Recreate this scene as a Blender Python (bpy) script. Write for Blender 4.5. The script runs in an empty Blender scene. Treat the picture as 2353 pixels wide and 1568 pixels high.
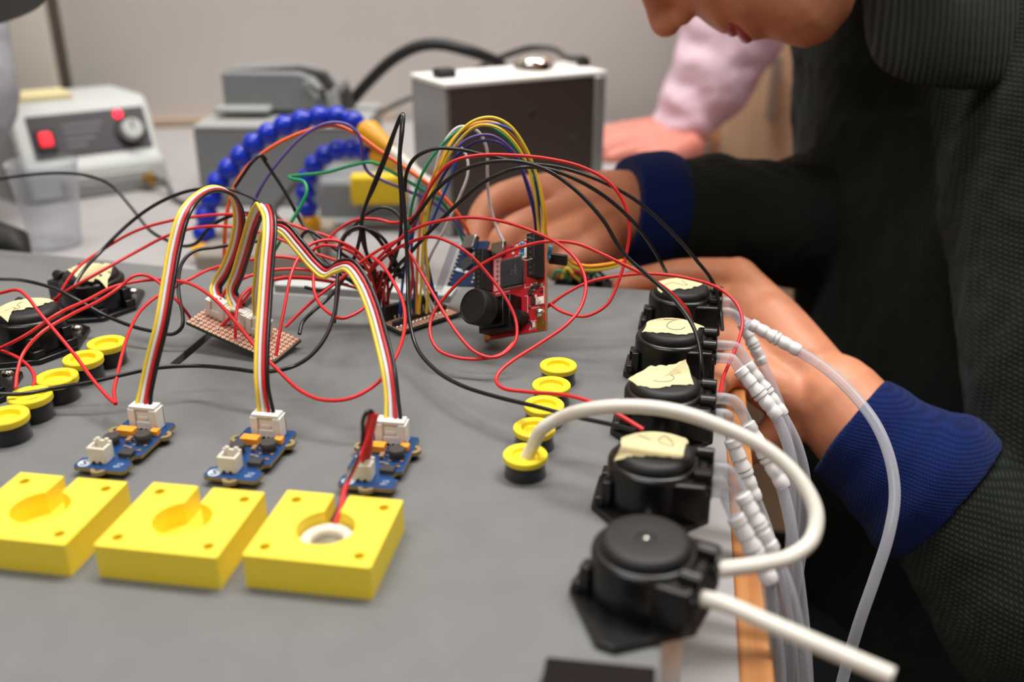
import bpy, bmesh, math, random
from mathutils import Vector, Matrix, noise
random.seed(4)
R = math.radians
# ------------------------------------------------------------------ camera, light, exposure
# Modelling unit: millimetres on the grey board (x right, y away, z up, z = 0 on the board top); 1 Blender unit = 1 m.
S = 0.001
Z0 = 0.795                     # height of the board's top above the floor
CAM_H, PITCH, YAW, FPX = 190.0, R(23.25), R(10.0), 2220.0
scene = bpy.context.scene
col = scene.collection
cam_d = bpy.data.cameras.new('camera')
cam = bpy.data.objects.new('camera', cam_d)
col.objects.link(cam)
cam.location = (0, 0, CAM_H * S + Z0)
cam.rotation_euler = (math.pi / 2 - PITCH, 0, YAW)
cam_d.sensor_width = 36.0
cam_d.lens = FPX / 2353.0 * 36.0
cam_d.clip_start = 0.02
cam_d.clip_end = 50
cam_d.dof.use_dof = True
cam_d.dof.focus_distance = 0.43
cam_d.dof.aperture_fstop = 5.4
scene.camera = cam
scene.view_settings.view_transform = 'Standard'
scene.view_settings.look = 'None'
scene.view_settings.exposure = -0.4
scene.view_settings.gamma = 1.0
scene.view_settings.use_curve_mapping = False

world = bpy.data.worlds.new('room_light')
scene.world = world
world.use_nodes = True
bg = world.node_tree.nodes['Background']
bg.inputs[0].default_value = (1.0, 0.965, 0.92, 1)
bg.inputs[1].default_value = 0.35

def area(name, loc, size, power, rot=(0, 0, 0), color=(1, .98, .95)):
    l = bpy.data.lights.new(name, 'AREA')
    l.shape = 'RECTANGLE'
    l.size, l.size_y = size
    l.energy = power
    l.color = color
    o = bpy.data.objects.new(name, l)
    o.location = loc
    o.rotation_euler = rot
    col.objects.link(o)
    return o
# rows of ceiling tubes: over the bench and behind the photographer
area('ceiling_tube_over_bench', (-0.15, 0.8, 2.55), (1.5, 0.3), 44, (0, 0, R(8)))
area('ceiling_tube_behind', (-0.75, -0.6, 2.55), (1.5, 0.3), 27, (0, 0, R(8)))
area('added_fill_right', (0.75, 0.65, 2.55), (0.9, 0.3), 24)  # added lamp without a known fixture, brightens the cupboard and right side

# ------------------------------------------------------------------ geometry helpers
_f = Matrix.Rotation(YAW, 3, 'Z')
CR = _f @ Vector((1, 0, 0))
CF = _f @ Vector((0, math.cos(PITCH), -math.sin(PITCH)))
CU = _f @ Vector((0, math.sin(PITCH), math.cos(PITCH)))
CC = Vector((0, 0, CAM_H))

def ray(x, y):
    return CF + CR * ((x - 1176.5) / FPX) - CU * ((y - 784.0) / FPX)
def atz(x, y, z=0.0):
    d = ray(x, y)
    return CC + d * ((z - CC.z) / d.z)
def aty(x, y, Y):
    d = ray(x, y)
    return CC + d * (Y / d.y)
def atd(x, y, D):
    return CC + ray(x, y) * D

def V(*a):
    return Vector(a)

class MB:
    """collects closed shapes (mm) and links them as one mesh object"""
    def __init__(self):
        self.v, self.f = [], []
    def add(self, vs, fs):
        o = len(self.v)
        self.v += [Vector(p) for p in vs]
        self.f += [[i + o for i in f] for f in fs]
        return self
    def box(self, c, s, rot=None):
        hx, hy, hz = s[0] / 2, s[1] / 2, s[2] / 2
        vs = [V(x, y, z) for z in (-hz, hz) for y in (-hy, hy) for x in (-hx, hx)]
        if rot is not None:
            vs = [rot @ p for p in vs]
        vs = [p + Vector(c) for p in vs]
        return self.add(vs, [(0, 2, 3, 1), (4, 5, 7, 6), (0, 1, 5, 4), (2, 6, 7, 3), (0, 4, 6, 2), (1, 3, 7, 5)])
    def hexa(self, b, t):
        """eight corners: b and t are loops of four (counter-clockwise from above)"""
        return self.add(list(b) + list(t), [(3, 2, 1, 0), (4, 5, 6, 7), (0, 1, 5, 4), (1, 2, 6, 5), (2, 3, 7, 6), (3, 0, 4, 7)])
    def prism(self, poly, z0, z1):
        n = len(poly)
        vs = [V(p[0], p[1], z0) for p in poly] + [V(p[0], p[1], z1) for p in poly]
        fs = [list(range(n))[::-1], list(range(n, 2 * n))]
        fs += [(i, (i + 1) % n, n + (i + 1) % n, n + i) for i in range(n)]
        return self.add(vs, fs)
    def lathe(self, prof, seg=32, c=(0, 0, 0), m=None):
        """prof: (r, z) from bottom to top; closes at r = 0"""
        vs, fs, rings = [], [], []
        for r, z in prof:
            if r < 1e-6:
                rings.append([len(vs)]); vs.append(V(0, 0, z))
            else:
                rings.append(list(range(len(vs), len(vs) + seg)))
                vs += [V(r * math.cos(2 * math.pi * k / seg), r * math.sin(2 * math.pi * k / seg), z) for k in range(seg)]
        for a, b in zip(rings, rings[1:]):
            for k in range(seg):
                k2 = (k + 1) % seg
                if len(a) == 1 and len(b) == 1: continue
                if len(a) == 1: fs.append((a[0], b[k2], b[k]))
                elif len(b) == 1: fs.append((a[k], a[k2], b[0]))
                else: fs.append((a[k], a[k2], b[k2], b[k]))
        if len(rings[0]) > 1: fs.append(rings[0][::-1])
        if len(rings[-1]) > 1: fs.append(rings[-1])
        if m is not None: vs = [m @ p for p in vs]
        return self.add([p + Vector(c) for p in vs], fs)
    def cyl(self, p0, p1, r0, r1=None, seg=20):
        p0, p1 = Vector(p0), Vector(p1)
        r1 = r0 if r1 is None else r1
        m = (p1 - p0).to_track_quat('Z', 'Y').to_matrix()
        return self.lathe([(r0, 0), (r1, (p1 - p0).length)], seg, p0, m)
    def tube(self, pts, rad, seg=8, ell=None):
        """sweep; rad a number or a list; ell (a, b, dir): section stretched by a along dir and b across it"""
        pts = [Vector(p) for p in pts]
        n = len(pts)
        rad = rad if isinstance(rad, (list, tuple)) else [rad] * n
        tang = []
        for i in range(n):
            t = pts[min(i + 1, n - 1)] - pts[max(i - 1, 0)]
            tang.append(t.normalized() if t.length > 1e-9 else V(0, 0, 1))
        ref = V(0, 0, 1) if abs(tang[0].z) < .9 else V(1, 0, 0)
        nrm = (ref - tang[0] * ref.dot(tang[0])).normalized()
        vs, fs = [], []
        for i in range(n):
            t = tang[i]
            nrm = nrm - t * nrm.dot(t)
            if nrm.length < 1e-6: nrm = t.orthogonal()
            nrm.normalize()
            b = t.cross(nrm)
            if ell is not None:
                e = ell if not isinstance(ell, list) else ell[i]
                d = Vector(e[2]); d = (d - t * d.dot(t)).normalized(); b2 = t.cross(d)
                for k in range(seg):
                    a = 2 * math.pi * k / seg
                    vs.append(pts[i] + d * (math.cos(a) * rad[i] * e[0]) + b2 * (math.sin(a) * rad[i] * e[1]))
            else:
                for k in range(seg):
                    a = 2 * math.pi * k / seg
                    vs.append(pts[i] + nrm * (math.cos(a) * rad[i]) + b * (math.sin(a) * rad[i]))
        for i in range(n - 1):
            for k in range(seg):
                k2 = (k + 1) % seg
                fs.append((i * seg + k, i * seg + k2, (i + 1) * seg + k2, (i + 1) * seg + k))
        fs.append(list(range(seg))[::-1]); fs.append(list(range((n - 1) * seg, n * seg)))
        return self.add(vs, fs)
    def mesh(self, name, origin=(0, 0, 0)):
        me = bpy.data.meshes.new(name)
        o = Vector(origin)
        me.from_pydata([(p - o) * S for p in self.v], [], self.f)
        me.update()
        return me
    def build(self, name, mat, parent=None, smooth=None, bev=0, origin=(0, 0, 0), bseg=2):
        """parent None: origin is a world point in mm; with a parent the shape is in the parent's frame"""
        me = self.mesh(name, origin)
        me.materials.append(mat)
        bm = bmesh.new(); bm.from_mesh(me)
        bmesh.ops.recalc_face_normals(bm, faces=bm.faces)
        bm.to_mesh(me); bm.free()
        ob = bpy.data.objects.new(name, me)
        col.objects.link(ob)
        if parent is not None: ob.parent = parent
        else: ob.location = Vector(origin) * S + Vector((0, 0, Z0))
        if smooth: shade(me, smooth if smooth is not True else 40)
        if bev:
            md = ob.modifiers.new('bevel', 'BEVEL')
            md.width = bev * S; md.segments = bseg; md.limit_method = 'ANGLE'; md.angle_limit = R(35)
            if not smooth: shade(me, 40)
        return ob

def shade(me, ang):
    """smooth shading with edges sharper than ang kept hard"""
    bm = bmesh.new(); bm.from_mesh(me)
    for f in bm.faces: f.smooth = True
    lim = R(ang)
    for e in bm.edges:
        e.smooth = not (len(e.link_faces) != 2 or e.calc_face_angle(0) > lim)
    bm.to_mesh(me); bm.free()

def tag(o, label, cat=None, group=None, kind=None):
    o['label'] = label
    if cat: o['category'] = cat
    if group: o['group'] = group
    if kind: o['kind'] = kind
    return o
def struct(o, label=None):
    o['kind'] = 'structure'
    if label: o['label'] = label
    return o
def empty(name, loc, rz=0.0, mat=None):
    """an Empty at a thing's base; loc in mm"""
    o = bpy.data.objects.new(name, None)
    o.empty_display_size = 0.01
    col.objects.link(o)
    m = Matrix.Rotation(rz, 4, 'Z') if mat is None else mat.to_4x4()
    o.matrix_world = Matrix.Translation(Vector(loc) * S + Vector((0, 0, Z0))) @ m
    return o
def copy_tree(o, parent=None):
    c = o.copy(); col.objects.link(c)
    if parent is not None:
        c.parent = parent
    for ch in [x for x in bpy.data.objects if x.parent == o]:
        copy_tree(ch, c)
    return c
def boolean(base, cutters, name):
    """base minus cutters (MBs) -> mesh in metres"""
    a = bpy.data.objects.new('t', base.mesh('t')); col.objects.link(a)
    cm = MB()
    for c in cutters: cm.add(c.v, c.f)
    tmp = []
    for c in cutters:
        b = bpy.data.objects.new('t', c.mesh('t')); col.objects.link(b); tmp.append(b)
        for ob in (b,):
            bm = bmesh.new(); bm.from_mesh(ob.data); bmesh.ops.recalc_face_normals(bm, faces=bm.faces); bm.to_mesh(ob.data); bm.free()
        md = a.modifiers.new('b', 'BOOLEAN'); md.operation = 'DIFFERENCE'; md.solver = 'EXACT'; md.object = b
    bm = bmesh.new(); bm.from_mesh(a.data); bmesh.ops.recalc_face_normals(bm, faces=bm.faces); bm.to_mesh(a.data); bm.free()
    dg = bpy.context.evaluated_depsgraph_get()
    me = bpy.data.meshes.new_from_object(a.evaluated_get(dg)); me.name = name
    for b in tmp: bpy.data.objects.remove(b)
    bpy.data.objects.remove(a)
    return me
def mesh_obj(name, me, mat, parent=None, loc=(0, 0, 0), bev=0, sm=30):
    me.materials.clear(); me.materials.append(mat)
    ob = bpy.data.objects.new(name, me); col.objects.link(ob)
    if parent is not None: ob.parent = parent; ob.location = Vector(loc) * S
    else: ob.location = Vector(loc) * S + Vector((0, 0, Z0))
    shade(me, sm)
    if bev:
        md = ob.modifiers.new('bevel', 'BEVEL'); md.width = bev * S; md.segments = 2; md.limit_method = 'ANGLE'; md.angle_limit = R(40)
    return ob
def spline(pts, n=8):
    """Catmull-Rom through the points"""
    p = [Vector(q) for q in pts]
    if len(p) < 3: return [p[0].lerp(p[-1], k / n) for k in range(n + 1)]
    q = [p[0] * 2 - p[1]] + p + [p[-1] * 2 - p[-2]]
    out = []
    for i in range(1, len(q) - 2):
        a, b, c, d = q[i - 1], q[i], q[i + 1], q[i + 2]
        def kn(u, w): return max((w - u).length, 1e-4) ** .5
        t0 = 0; t1 = kn(a, b); t2 = t1 + kn(b, c); t3 = t2 + kn(c, d)
        for k in range(n):
            t = t1 + (t2 - t1) * k / n
            A1 = a * ((t1 - t) / (t1 - t0)) + b * ((t - t0) / (t1 - t0))
            A2 = b * ((t2 - t) / (t2 - t1)) + c * ((t - t1) / (t2 - t1))
            A3 = c * ((t3 - t) / (t3 - t2)) + d * ((t - t2) / (t3 - t2))
            B1 = A1 * ((t2 - t) / (t2 - t0)) + A2 * ((t - t0) / (t2 - t0))
            B2 = A2 * ((t3 - t) / (t3 - t1)) + A3 * ((t - t1) / (t3 - t1))
            out.append(B1 * ((t2 - t) / (t2 - t1)) + B2 * ((t - t1) / (t2 - t1)))
    out.append(p[-1].copy())
    return out

# ------------------------------------------------------------------ procedural materials
def lin(c):
    return tuple((x / 12.92 if x <= .04045 else ((x + .055) / 1.055) ** 2.4) for x in (v / 255.0 for v in c)) + (1,)
def mat(name, c, rough=.5, metal=0, spec=.5, var=.06, scale=300, bump=0, bscale=None, trans=0, sss=0, emit=None, estr=0, alpha=1, coat=0):
    m = bpy.data.materials.new(name); m.use_nodes = True
    nt = m.node_tree; b = nt.nodes['Principled BSDF']
    co = nt.nodes.new('ShaderNodeTexCoord')
    nz = nt.nodes.new('ShaderNodeTexNoise'); nz.inputs['Scale'].default_value = scale; nz.inputs['Detail'].default_value = 4
    nt.links.new(co.outputs['Object'], nz.inputs['Vector'])
    rp = nt.nodes.new('ShaderNodeValToRGB')
    k = lin(c)
    rp.color_ramp.elements[0].position = .3; rp.color_ramp.elements[1].position = .7
    rp.color_ramp.elements[0].color = tuple(x * (1 - var) for x in k[:3]) + (1,)
    rp.color_ramp.elements[1].color = tuple(min(1, x * (1 + var)) for x in k[:3]) + (1,)
    nt.links.new(nz.outputs['Fac'], rp.inputs['Fac'])
    nt.links.new(rp.outputs['Color'], b.inputs['Base Color'])
    b.inputs['Roughness'].default_value = rough
    b.inputs['Metallic'].default_value = metal
    b.inputs['Specular IOR Level'].default_value = spec
    b.inputs['Transmission Weight'].default_value = trans
    b.inputs['Alpha'].default_value = alpha
    b.inputs['Coat Weight'].default_value = coat
    if sss:
        b.inputs['Subsurface Weight'].default_value = sss
        b.inputs['Subsurface Radius'].default_value = (.008, .003, .0015)
        b.inputs['Subsurface Scale'].default_value = .6
    if emit:
        b.inputs['Emission Color'].default_value = lin(emit); b.inputs['Emission Strength'].default_value = estr
    if bump:
        n2 = nt.nodes.new('ShaderNodeTexNoise'); n2.inputs['Scale'].default_value = bscale or scale; n2.inputs['Detail'].default_value = 3
        nt.links.new(co.outputs['Object'], n2.inputs['Vector'])
        bp = nt.nodes.new('ShaderNodeBump'); bp.inputs['Strength'].default_value = bump; bp.inputs['Distance'].default_value = .0006
        nt.links.new(n2.outputs['Fac'], bp.inputs['Height']); nt.links.new(bp.outputs['Normal'], b.inputs['Normal'])
    return m
def wood(name, c1, c2, sc=(9, 260, 260), rough=.45):
    m = mat(name, c1, rough); nt = m.node_tree; b = nt.nodes['Principled BSDF']
    co = nt.nodes.new('ShaderNodeTexCoord'); mp = nt.nodes.new('ShaderNodeMapping'); mp.inputs['Scale'].default_value = sc
    nz = nt.nodes.new('ShaderNodeTexNoise'); nz.inputs['Scale'].default_value = 1; nz.inputs['Detail'].default_value = 5
    rp = nt.nodes.new('ShaderNodeValToRGB'); rp.color_ramp.elements[0].color = lin(c1); rp.color_ramp.elements[1].color = lin(c2)
    rp.color_ramp.elements[0].position = .35; rp.color_ramp.elements[1].position = .65
    nt.links.new(co.outputs['Object'], mp.inputs['Vector']); nt.links.new(mp.outputs['Vector'], nz.inputs['Vector'])
    nt.links.new(nz.outputs['Fac'], rp.inputs['Fac']); nt.links.new(rp.outputs['Color'], b.inputs['Base Color'])
    return m
def knit(name, c, c2, pitch=900, strength=.6, rough=.95, rib=None):
    """woven or ribbed cloth: crossing wave bumps and a two-tone thread colour"""
    m = mat(name, c, rough, spec=.15); nt = m.node_tree; b = nt.nodes['Principled BSDF']
    b.inputs['Sheen Weight'].default_value = .06; b.inputs['Sheen Roughness'].default_value = .6
    co = nt.nodes.new('ShaderNodeTexCoord')
    hs = []
    for ax in ((('X', 1), ('Z', .8)) if rib is None else ((rib, .5),)):
        w = nt.nodes.new('ShaderNodeTexWave'); w.bands_direction = ax[0]; w.inputs['Scale'].default_value = pitch * ax[1] / 6.28
        w.inputs['Distortion'].default_value = 1.5; w.inputs['Detail'].default_value = 1; w.inputs['Detail Scale'].default_value = .4
        nt.links.new(co.outputs['Object'], w.inputs['Vector']); hs.append(w.outputs['Fac'])
    h = hs[0]
    if len(hs) > 1:
        mx = nt.nodes.new('ShaderNodeMath'); mx.operation = 'MULTIPLY'
        nt.links.new(hs[0], mx.inputs[0]); nt.links.new(hs[1], mx.inputs[1]); h = mx.outputs[0]
    bp = nt.nodes.new('ShaderNodeBump'); bp.inputs['Strength'].default_value = strength; bp.inputs['Distance'].default_value = .0008
    nt.links.new(h, bp.inputs['Height']); nt.links.new(bp.outputs['Normal'], b.inputs['Normal'])
    rp = nt.nodes.new('ShaderNodeValToRGB'); rp.color_ramp.elements[0].color = lin(c); rp.color_ramp.elements[1].color = lin(c2)
    nt.links.new(h, rp.inputs['Fac']); nt.links.new(rp.outputs['Color'], b.inputs['Base Color'])
    return m
M = {}
M['board'] = mat('grey_board_paint', (110, 111, 111), .62, var=.05, scale=60, bump=.12, bscale=900)
M['bench'] = mat('bench_laminate', (166, 163, 163), .5, var=.03, scale=90, bump=.08, bscale=1500)
M['beech'] = wood('beech_edge', (196, 134, 76), (176, 112, 58), (260, 9, 260))
M['cabinet'] = wood('beech_cabinet', (243, 208, 172), (235, 197, 158), (60, 60, 5), .5)
M['wall'] = mat('wall_paint', (188, 182, 177), .85, var=.06, scale=3)
M['panel'] = mat('cream_panel', (226, 218, 205), .7, var=.02, scale=5)
M['seam'] = mat('dark_seam_strip', (92, 82, 72), .7)  # plain dark brown of the upright wall seam
M['floor'] = mat('lino_floor', (96, 92, 90), .6, var=.1, scale=20)
M['dark'] = mat('dark_gap', (60, 60, 60), .8)
M['yellow'] = mat('yellow_print', (255, 227, 62), .55, var=.03, scale=900, bump=.15, bscale=2500)
M['cap_yellow'] = mat('yellow_cap', (252, 226, 46), .45, var=.03, scale=700)
M['smoke'] = mat('black_cup_core', (30, 28, 28), .35, var=.1)
M['black'] = mat('black_plastic', (15, 14, 14), .3, var=.15, scale=150, bump=.05, bscale=1200)
M['blackm'] = mat('black_matt_plastic', (20, 19, 19), .55, var=.15)
M['steel'] = mat('steel', (190, 188, 184), .25, 1, var=.08)
M['chrome'] = mat('chrome', (225, 222, 215), .12, 1, var=.04)
M['motor'] = mat('motor_can', (205, 203, 202), .4, .6, var=.04)
M['tape'] = mat('masking_tape', (218, 205, 158), .8, var=.05, scale=250, bump=.4, bscale=500)
M['pencil'] = mat('pencil_line', (95, 90, 72), .8)
M['pcb_blue'] = mat('blue_solder_mask', (9, 62, 118), .35, var=.12, scale=120)
M['pcb_edge'] = mat('fibreglass_edge', (142, 124, 84), .6, var=.15, scale=700)
M['pcb_green'] = mat('green_board', (38, 62, 44), .5, var=.1)
M['copper'] = mat('copper_pads', (246, 186, 156), .4, .25, var=.15, scale=400)
M['perf_top'] = mat('perfboard_face', (120, 84, 68), .6, var=.15, scale=600)
M['pcb_red'] = mat('red_solder_mask', (206, 34, 44), .4, var=.08, scale=200)
M['pink_silk'] = mat('pink_silkscreen', (238, 168, 172), .6)
M['white'] = mat('white_nylon', (238, 234, 228), .45, var=.03, sss=.05)
M['silk'] = mat('white_silkscreen', (214, 226, 236), .6)
M['ivory'] = mat('ivory_nylon', (232, 226, 212), .5, var=.03)
M['orange'] = mat('tantalum_orange', (244, 158, 36), .45, var=.05)
M['ferrite'] = mat('ferrite_grey', (58, 54, 52), .55, var=.2, scale=900)
M['tin'] = mat('tinned_solder', (215, 212, 205), .25, 1)
M['ceramic'] = mat('brown_ceramic', (150, 116, 86), .5)
M['gold'] = mat('gold_plate', (196, 150, 70), .35, .9)
M['chip'] = mat('chip_epoxy', (50, 51, 54), .5, var=.1, scale=700)
M['grey_print'] = mat('chip_print', (110, 110, 112), .6)
M['res'] = mat('blue_resistor', (70, 176, 222), .4)
M['res_band'] = mat('dark_band', (40, 60, 90), .5)
for k, c in {'red': (214, 36, 40), 'red2': (196, 28, 36), 'blk': (26, 26, 28), 'yel': (240, 208, 62), 'wht': (226, 220, 222), 'org': (246, 104, 46),
             'orange2': (246, 158, 40), 'pur': (98, 78, 150), 'grn': (18, 148, 92), 'blu': (34, 76, 172), 'navy': (44, 44, 120)}.items():
    M[k] = mat('insulation_' + k, c, .38, var=.04, scale=80)
M['blk'].node_tree.nodes['Principled BSDF'].inputs['Roughness'].default_value = .26
M['shrink'] = mat('red_heat_shrink', (206, 44, 46), .35, var=.1)
def clear(name, tint, rough, body):
    """clear flexible plastic: mostly see-through with a milky body"""
    m = bpy.data.materials.new(name); m.use_nodes = True; nt = m.node_tree
    b = nt.nodes['Principled BSDF']; out = nt.nodes['Material Output']
    b.inputs['Base Color'].default_value = lin(tint); b.inputs['Roughness'].default_value = rough
    tr = nt.nodes.new('ShaderNodeBsdfTransparent'); tr.inputs[0].default_value = (.94, .95, .97, 1)
    fr = nt.nodes.new('ShaderNodeLayerWeight'); fr.inputs['Blend'].default_value = .35
    mp = nt.nodes.new('ShaderNodeMapRange'); mp.inputs['To Min'].default_value = body; mp.inputs['To Max'].default_value = min(1, body + .55)
    mx = nt.nodes.new('ShaderNodeMixShader')
    nt.links.new(fr.outputs['Facing'], mp.inputs['Value']); nt.links.new(mp.outputs['Result'], mx.inputs['Fac'])
    nt.links.new(tr.outputs[0], mx.inputs[1]); nt.links.new(b.outputs[0], mx.inputs[2]); nt.links.new(mx.outputs[0], out.inputs['Surface'])
    return m
M['tube_clear'] = clear('clear_tubing', (206, 208, 216), .25, .3)
M['cup_wall'] = clear('clear_cup_wall', (120, 118, 122), .12, .02)
M['tumbler'] = clear('clear_tumbler', (222, 222, 224), .12, .02)
M['tube_milky'] = mat('milky_silicone', (226, 222, 212), .4, var=.02, sss=.15)
M['barb'] = mat('white_barb_fitting', (232, 230, 230), .4, var=.03, sss=.1)
M['grey_case'] = mat('grey_case', (128, 132, 134), .55, var=.03, scale=60)
M['grey_lid'] = mat('pale_grey_lid', (158, 160, 158), .55, var=.03, scale=60)
M['station'] = mat('station_housing', (186, 190, 187), .5, var=.03, scale=60)
M['panel_dark'] = mat('station_panel', (70, 66, 70), .5, var=.05)
M['red_glow'] = mat('lit_red_rocker', (230, 40, 50), .3, emit=(255, 50, 60), estr=1.6)
M['led'] = mat('red_led', (230, 30, 50), .3, emit=(255, 40, 70), estr=3.0)
M['hose'] = mat('blue_hose', (14, 50, 190), .22, var=.06, scale=60)
M['hose_tip'] = mat('orange_hose_end', (240, 172, 30), .35)
M['sponge'] = mat('yellow_sponge_tray', (232, 196, 32), .7, var=.08, scale=200)
M['alu'] = mat('brushed_aluminium', (176, 176, 176), .4, .55, var=.06, scale=40)
M['white_metal'] = mat('white_metal_top', (238, 236, 232), .5, var=.02)
M['cable'] = mat('black_cable_rubber', (22, 22, 22), .5)
M['cable_grey'] = mat('grey_cable_rubber', (70, 68, 66), .5)
M['brownbox'] = mat('dark_brown_box', (18, 9, 9), .75, spec=.2, var=.2, scale=40)
M['skin'] = mat('skin', (212, 140, 104), .5, var=.1, scale=60, sss=.12, bump=.15, bscale=500)
M['skin2'] = mat('ruddy_skin', (208, 130, 114), .5, var=.08, scale=50, sss=.12)
M['lip'] = mat('lip', (186, 84, 86), .45, sss=.1)
M['hair'] = mat('dark_hair', (34, 26, 22), .6, bump=.6, bscale=300)
M['stubble'] = mat('stubble', (52, 38, 30), .8)
M['sweat'] = knit('dark_green_knit', (14, 18, 14), (36, 44, 35), 1050, .6)
M['rib'] = knit('dark_ribbed_knit', (11, 13, 11), (32, 34, 29), 1250, .9, rib='X')
M['cuff'] = knit('royal_blue_rib', (2, 20, 68), (6, 38, 106), 1500, .5)
M['pinkshirt'] = mat('pink_shirt', (226, 196, 210), .8, var=.05, scale=40, bump=.2, bscale=200)
M['greysleeve'] = mat('grey_sleeve', (150, 152, 158), .9, var=.06, scale=200, bump=.3, bscale=900)
M['trousers'] = mat('dark_trousers', (20, 20, 24), .9)
M['nail'] = mat('nail', (236, 180, 156), .3)
M['white_stick'] = mat('cream_clip', (232, 228, 214), .4)
M['cream_base'] = mat('beige_base', (146, 138, 126), .6, var=.05)
# ------------------------------------------------------------------ the setting
ZT = -45.0      # bench top
o = MB().box((0, 800, -800), (5000, 5000, 10)).build('floor', M['floor']); struct(o, 'grey floor under the bench')
# wall behind the bench, turned a little against the board
wa, wb = atz(400, 287, ZT), atz(1450, 262, ZT)
wd = (wb - wa).normalized(); wn = V(-wd.y, wd.x, 0)
wrot = Matrix.Rotation(math.atan2(wd.y, wd.x), 3, 'Z')
def wallpt(x, y): # point on the wall plane seen at pixel x, y
    d = ray(x, y); return CC + d * ((wa - CC).dot(wn) / d.dot(wn))
wl = wallpt(165, 190); wl0 = wallpt(135, 0)
ul = (wl - wa).dot(wd)
def wbox(u0, u1, t0, t1, z0, z1):
    c = wa + wd * ((u0 + u1) / 2) + wn * ((t0 + t1) / 2); c.z = (z0 + z1) / 2
    return MB().box(c, (u1 - u0, t1 - t0, z1 - z0), wrot)
o = wbox(ul, (aty(1625, 300, 1330) - wa).dot(wd), 0, 40, -795, 1900).build('wall_back', M['wall']); struct(o, 'plain beige grey wall behind the bench')
o = wbox(ul - 2000, ul - 16, -14, 40, -795, 1900).build('wall_back_left', M['panel']); struct(o, 'cream wall panel at the far left')
o = MB().box((0, 0, 1908), (5200, 5600, 12)).build('ceiling', M['panel']); struct(o, 'pale room ceiling')
o = MB().box((0, -2500, 550), (5200, 20, 2700)).build('wall_front', M['wall']); struct(o, 'beige wall behind the photographer')
o = MB().box((2300, 0, 550), (20, 5600, 2700)).build('wall_right', M['wall']); struct(o, 'beige wall on the right')
o = MB().box((-2500, 0, 550), (20, 5600, 2700)).build('wall_left', M['wall']); struct(o, 'beige wall on the left')
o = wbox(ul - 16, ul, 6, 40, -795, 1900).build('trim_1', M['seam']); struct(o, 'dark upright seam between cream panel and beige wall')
o = wbox(ul, 280, -10, 0, ZT, ZT + 9).build('trim_2', mat('tan_bench_upstand', (190, 166, 142), .7)); struct(o, 'low tan upstand where bench meets wall')
# bench
be = empty('lab_bench', (-330, 500, ZT - 30))
tag(be, 'long light grey lab bench with beech edge strip', 'bench')
def rel(root, mb):
    o = (root.matrix_world.translation - Vector((0, 0, Z0))) / S
    mb.v = [p - o for p in mb.v]; return mb
bx0, bx1 = -690, 31.5
def loft5(b, t):
    n = len(b); return MB().add(b + t, [list(range(n))[::-1], list(range(n, 2 * n))] + [(i, (i + 1) % n, n + (i + 1) % n, n + i) for i in range(n)])
def wy(x, t=0): # y of the wall front at x
    k = (x - wa.x) / wd.x; return wa.y + wd.y * k - t
m = loft5([V(bx0, -260, ZT - 30), V(bx1, -260, ZT - 30), V(bx1, 1280, ZT - 30), V(-350, wy(-350, 12), ZT - 30), V(bx0, wy(bx0, 20), ZT - 30)],
              [V(bx0, -260, ZT), V(bx1, -260, ZT), V(bx1, 1280, ZT), V(-350, wy(-350, 12), ZT), V(bx0, wy(bx0, 20), ZT)])
rel(be, m).build('bench_top', M['bench'], be)
m = MB().hexa([V(bx1, -260, ZT - 30), V(43.5, -260, ZT - 30), V(43.5, 1280, ZT - 30), V(bx1, 1280, ZT - 30)],
              [V(bx1, -260, ZT), V(43.5, -260, ZT), V(43.5, 1280, ZT), V(bx1, 1280, ZT)])
rel(be, m).build('edge_strip', M['beech'], be, bev=1)['label'] = 'beech edge strip along the bench side'
for x, y in ((-660, -200), (-20, -200), (-660, 900), (-20, 1180))[:3]:
    rel(be, MB().box((x, y, (-795 + ZT - 30) / 2 + 2), (45, 45, 795 + ZT - 30 - 4))).build('leg', M['alu'], be)
# cabinet at the back right
cb = empty('beech_cabinet', (330, 1420, -795)); tag(cb, 'tall pale beech cupboard with slim handle beyond the bench end', 'cabinet')
cf = aty(1640, 400, 1290)
def caby(x): return 1290 + (x - cf.x) * .06
x0, x1, xd = cf.x, cf.x + 520, aty(1812, 300, 1295).x
rel(cb, MB().box(((x0 + x1) / 2, 1290 + 230, 250), (x1 - x0, 400, 2086))).build('body', M['cabinet'], cb)
for a, b in ((x0 + 2, x0 + 258), (x0 + 262, x1 - 2)):
    d = rel(cb, MB().box(((a + b) / 2, 1290 + 10, 250), (b - a, 18, 2078))).build('door', M['cabinet'], cb, bev=1)
    hx = aty(1778, 200, 1285).x if a < x0 + 100 else a + 30
    hz0, hz1 = aty(1772, 275, 1275).z, aty(1785, 130, 1275).z
    if a > x0 + 100: continue
    rel(cb, MB().box((hx, 1278, (hz0 + hz1) / 2), (13, 10, hz1 - hz0)).box((hx, 1288, hz0 + 12), (10, 24, 10)).box((hx, 1288, hz1 - 12), (10, 24, 10))).build('handle', mat('brown_grey_handle', (168, 148, 130), .5), d, bev=1.5)
rel(cb, MB().box((x0 - 7, 1300, 250), (12, 20, 2080))).build('edge_profile', M['alu'], cb)

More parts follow.
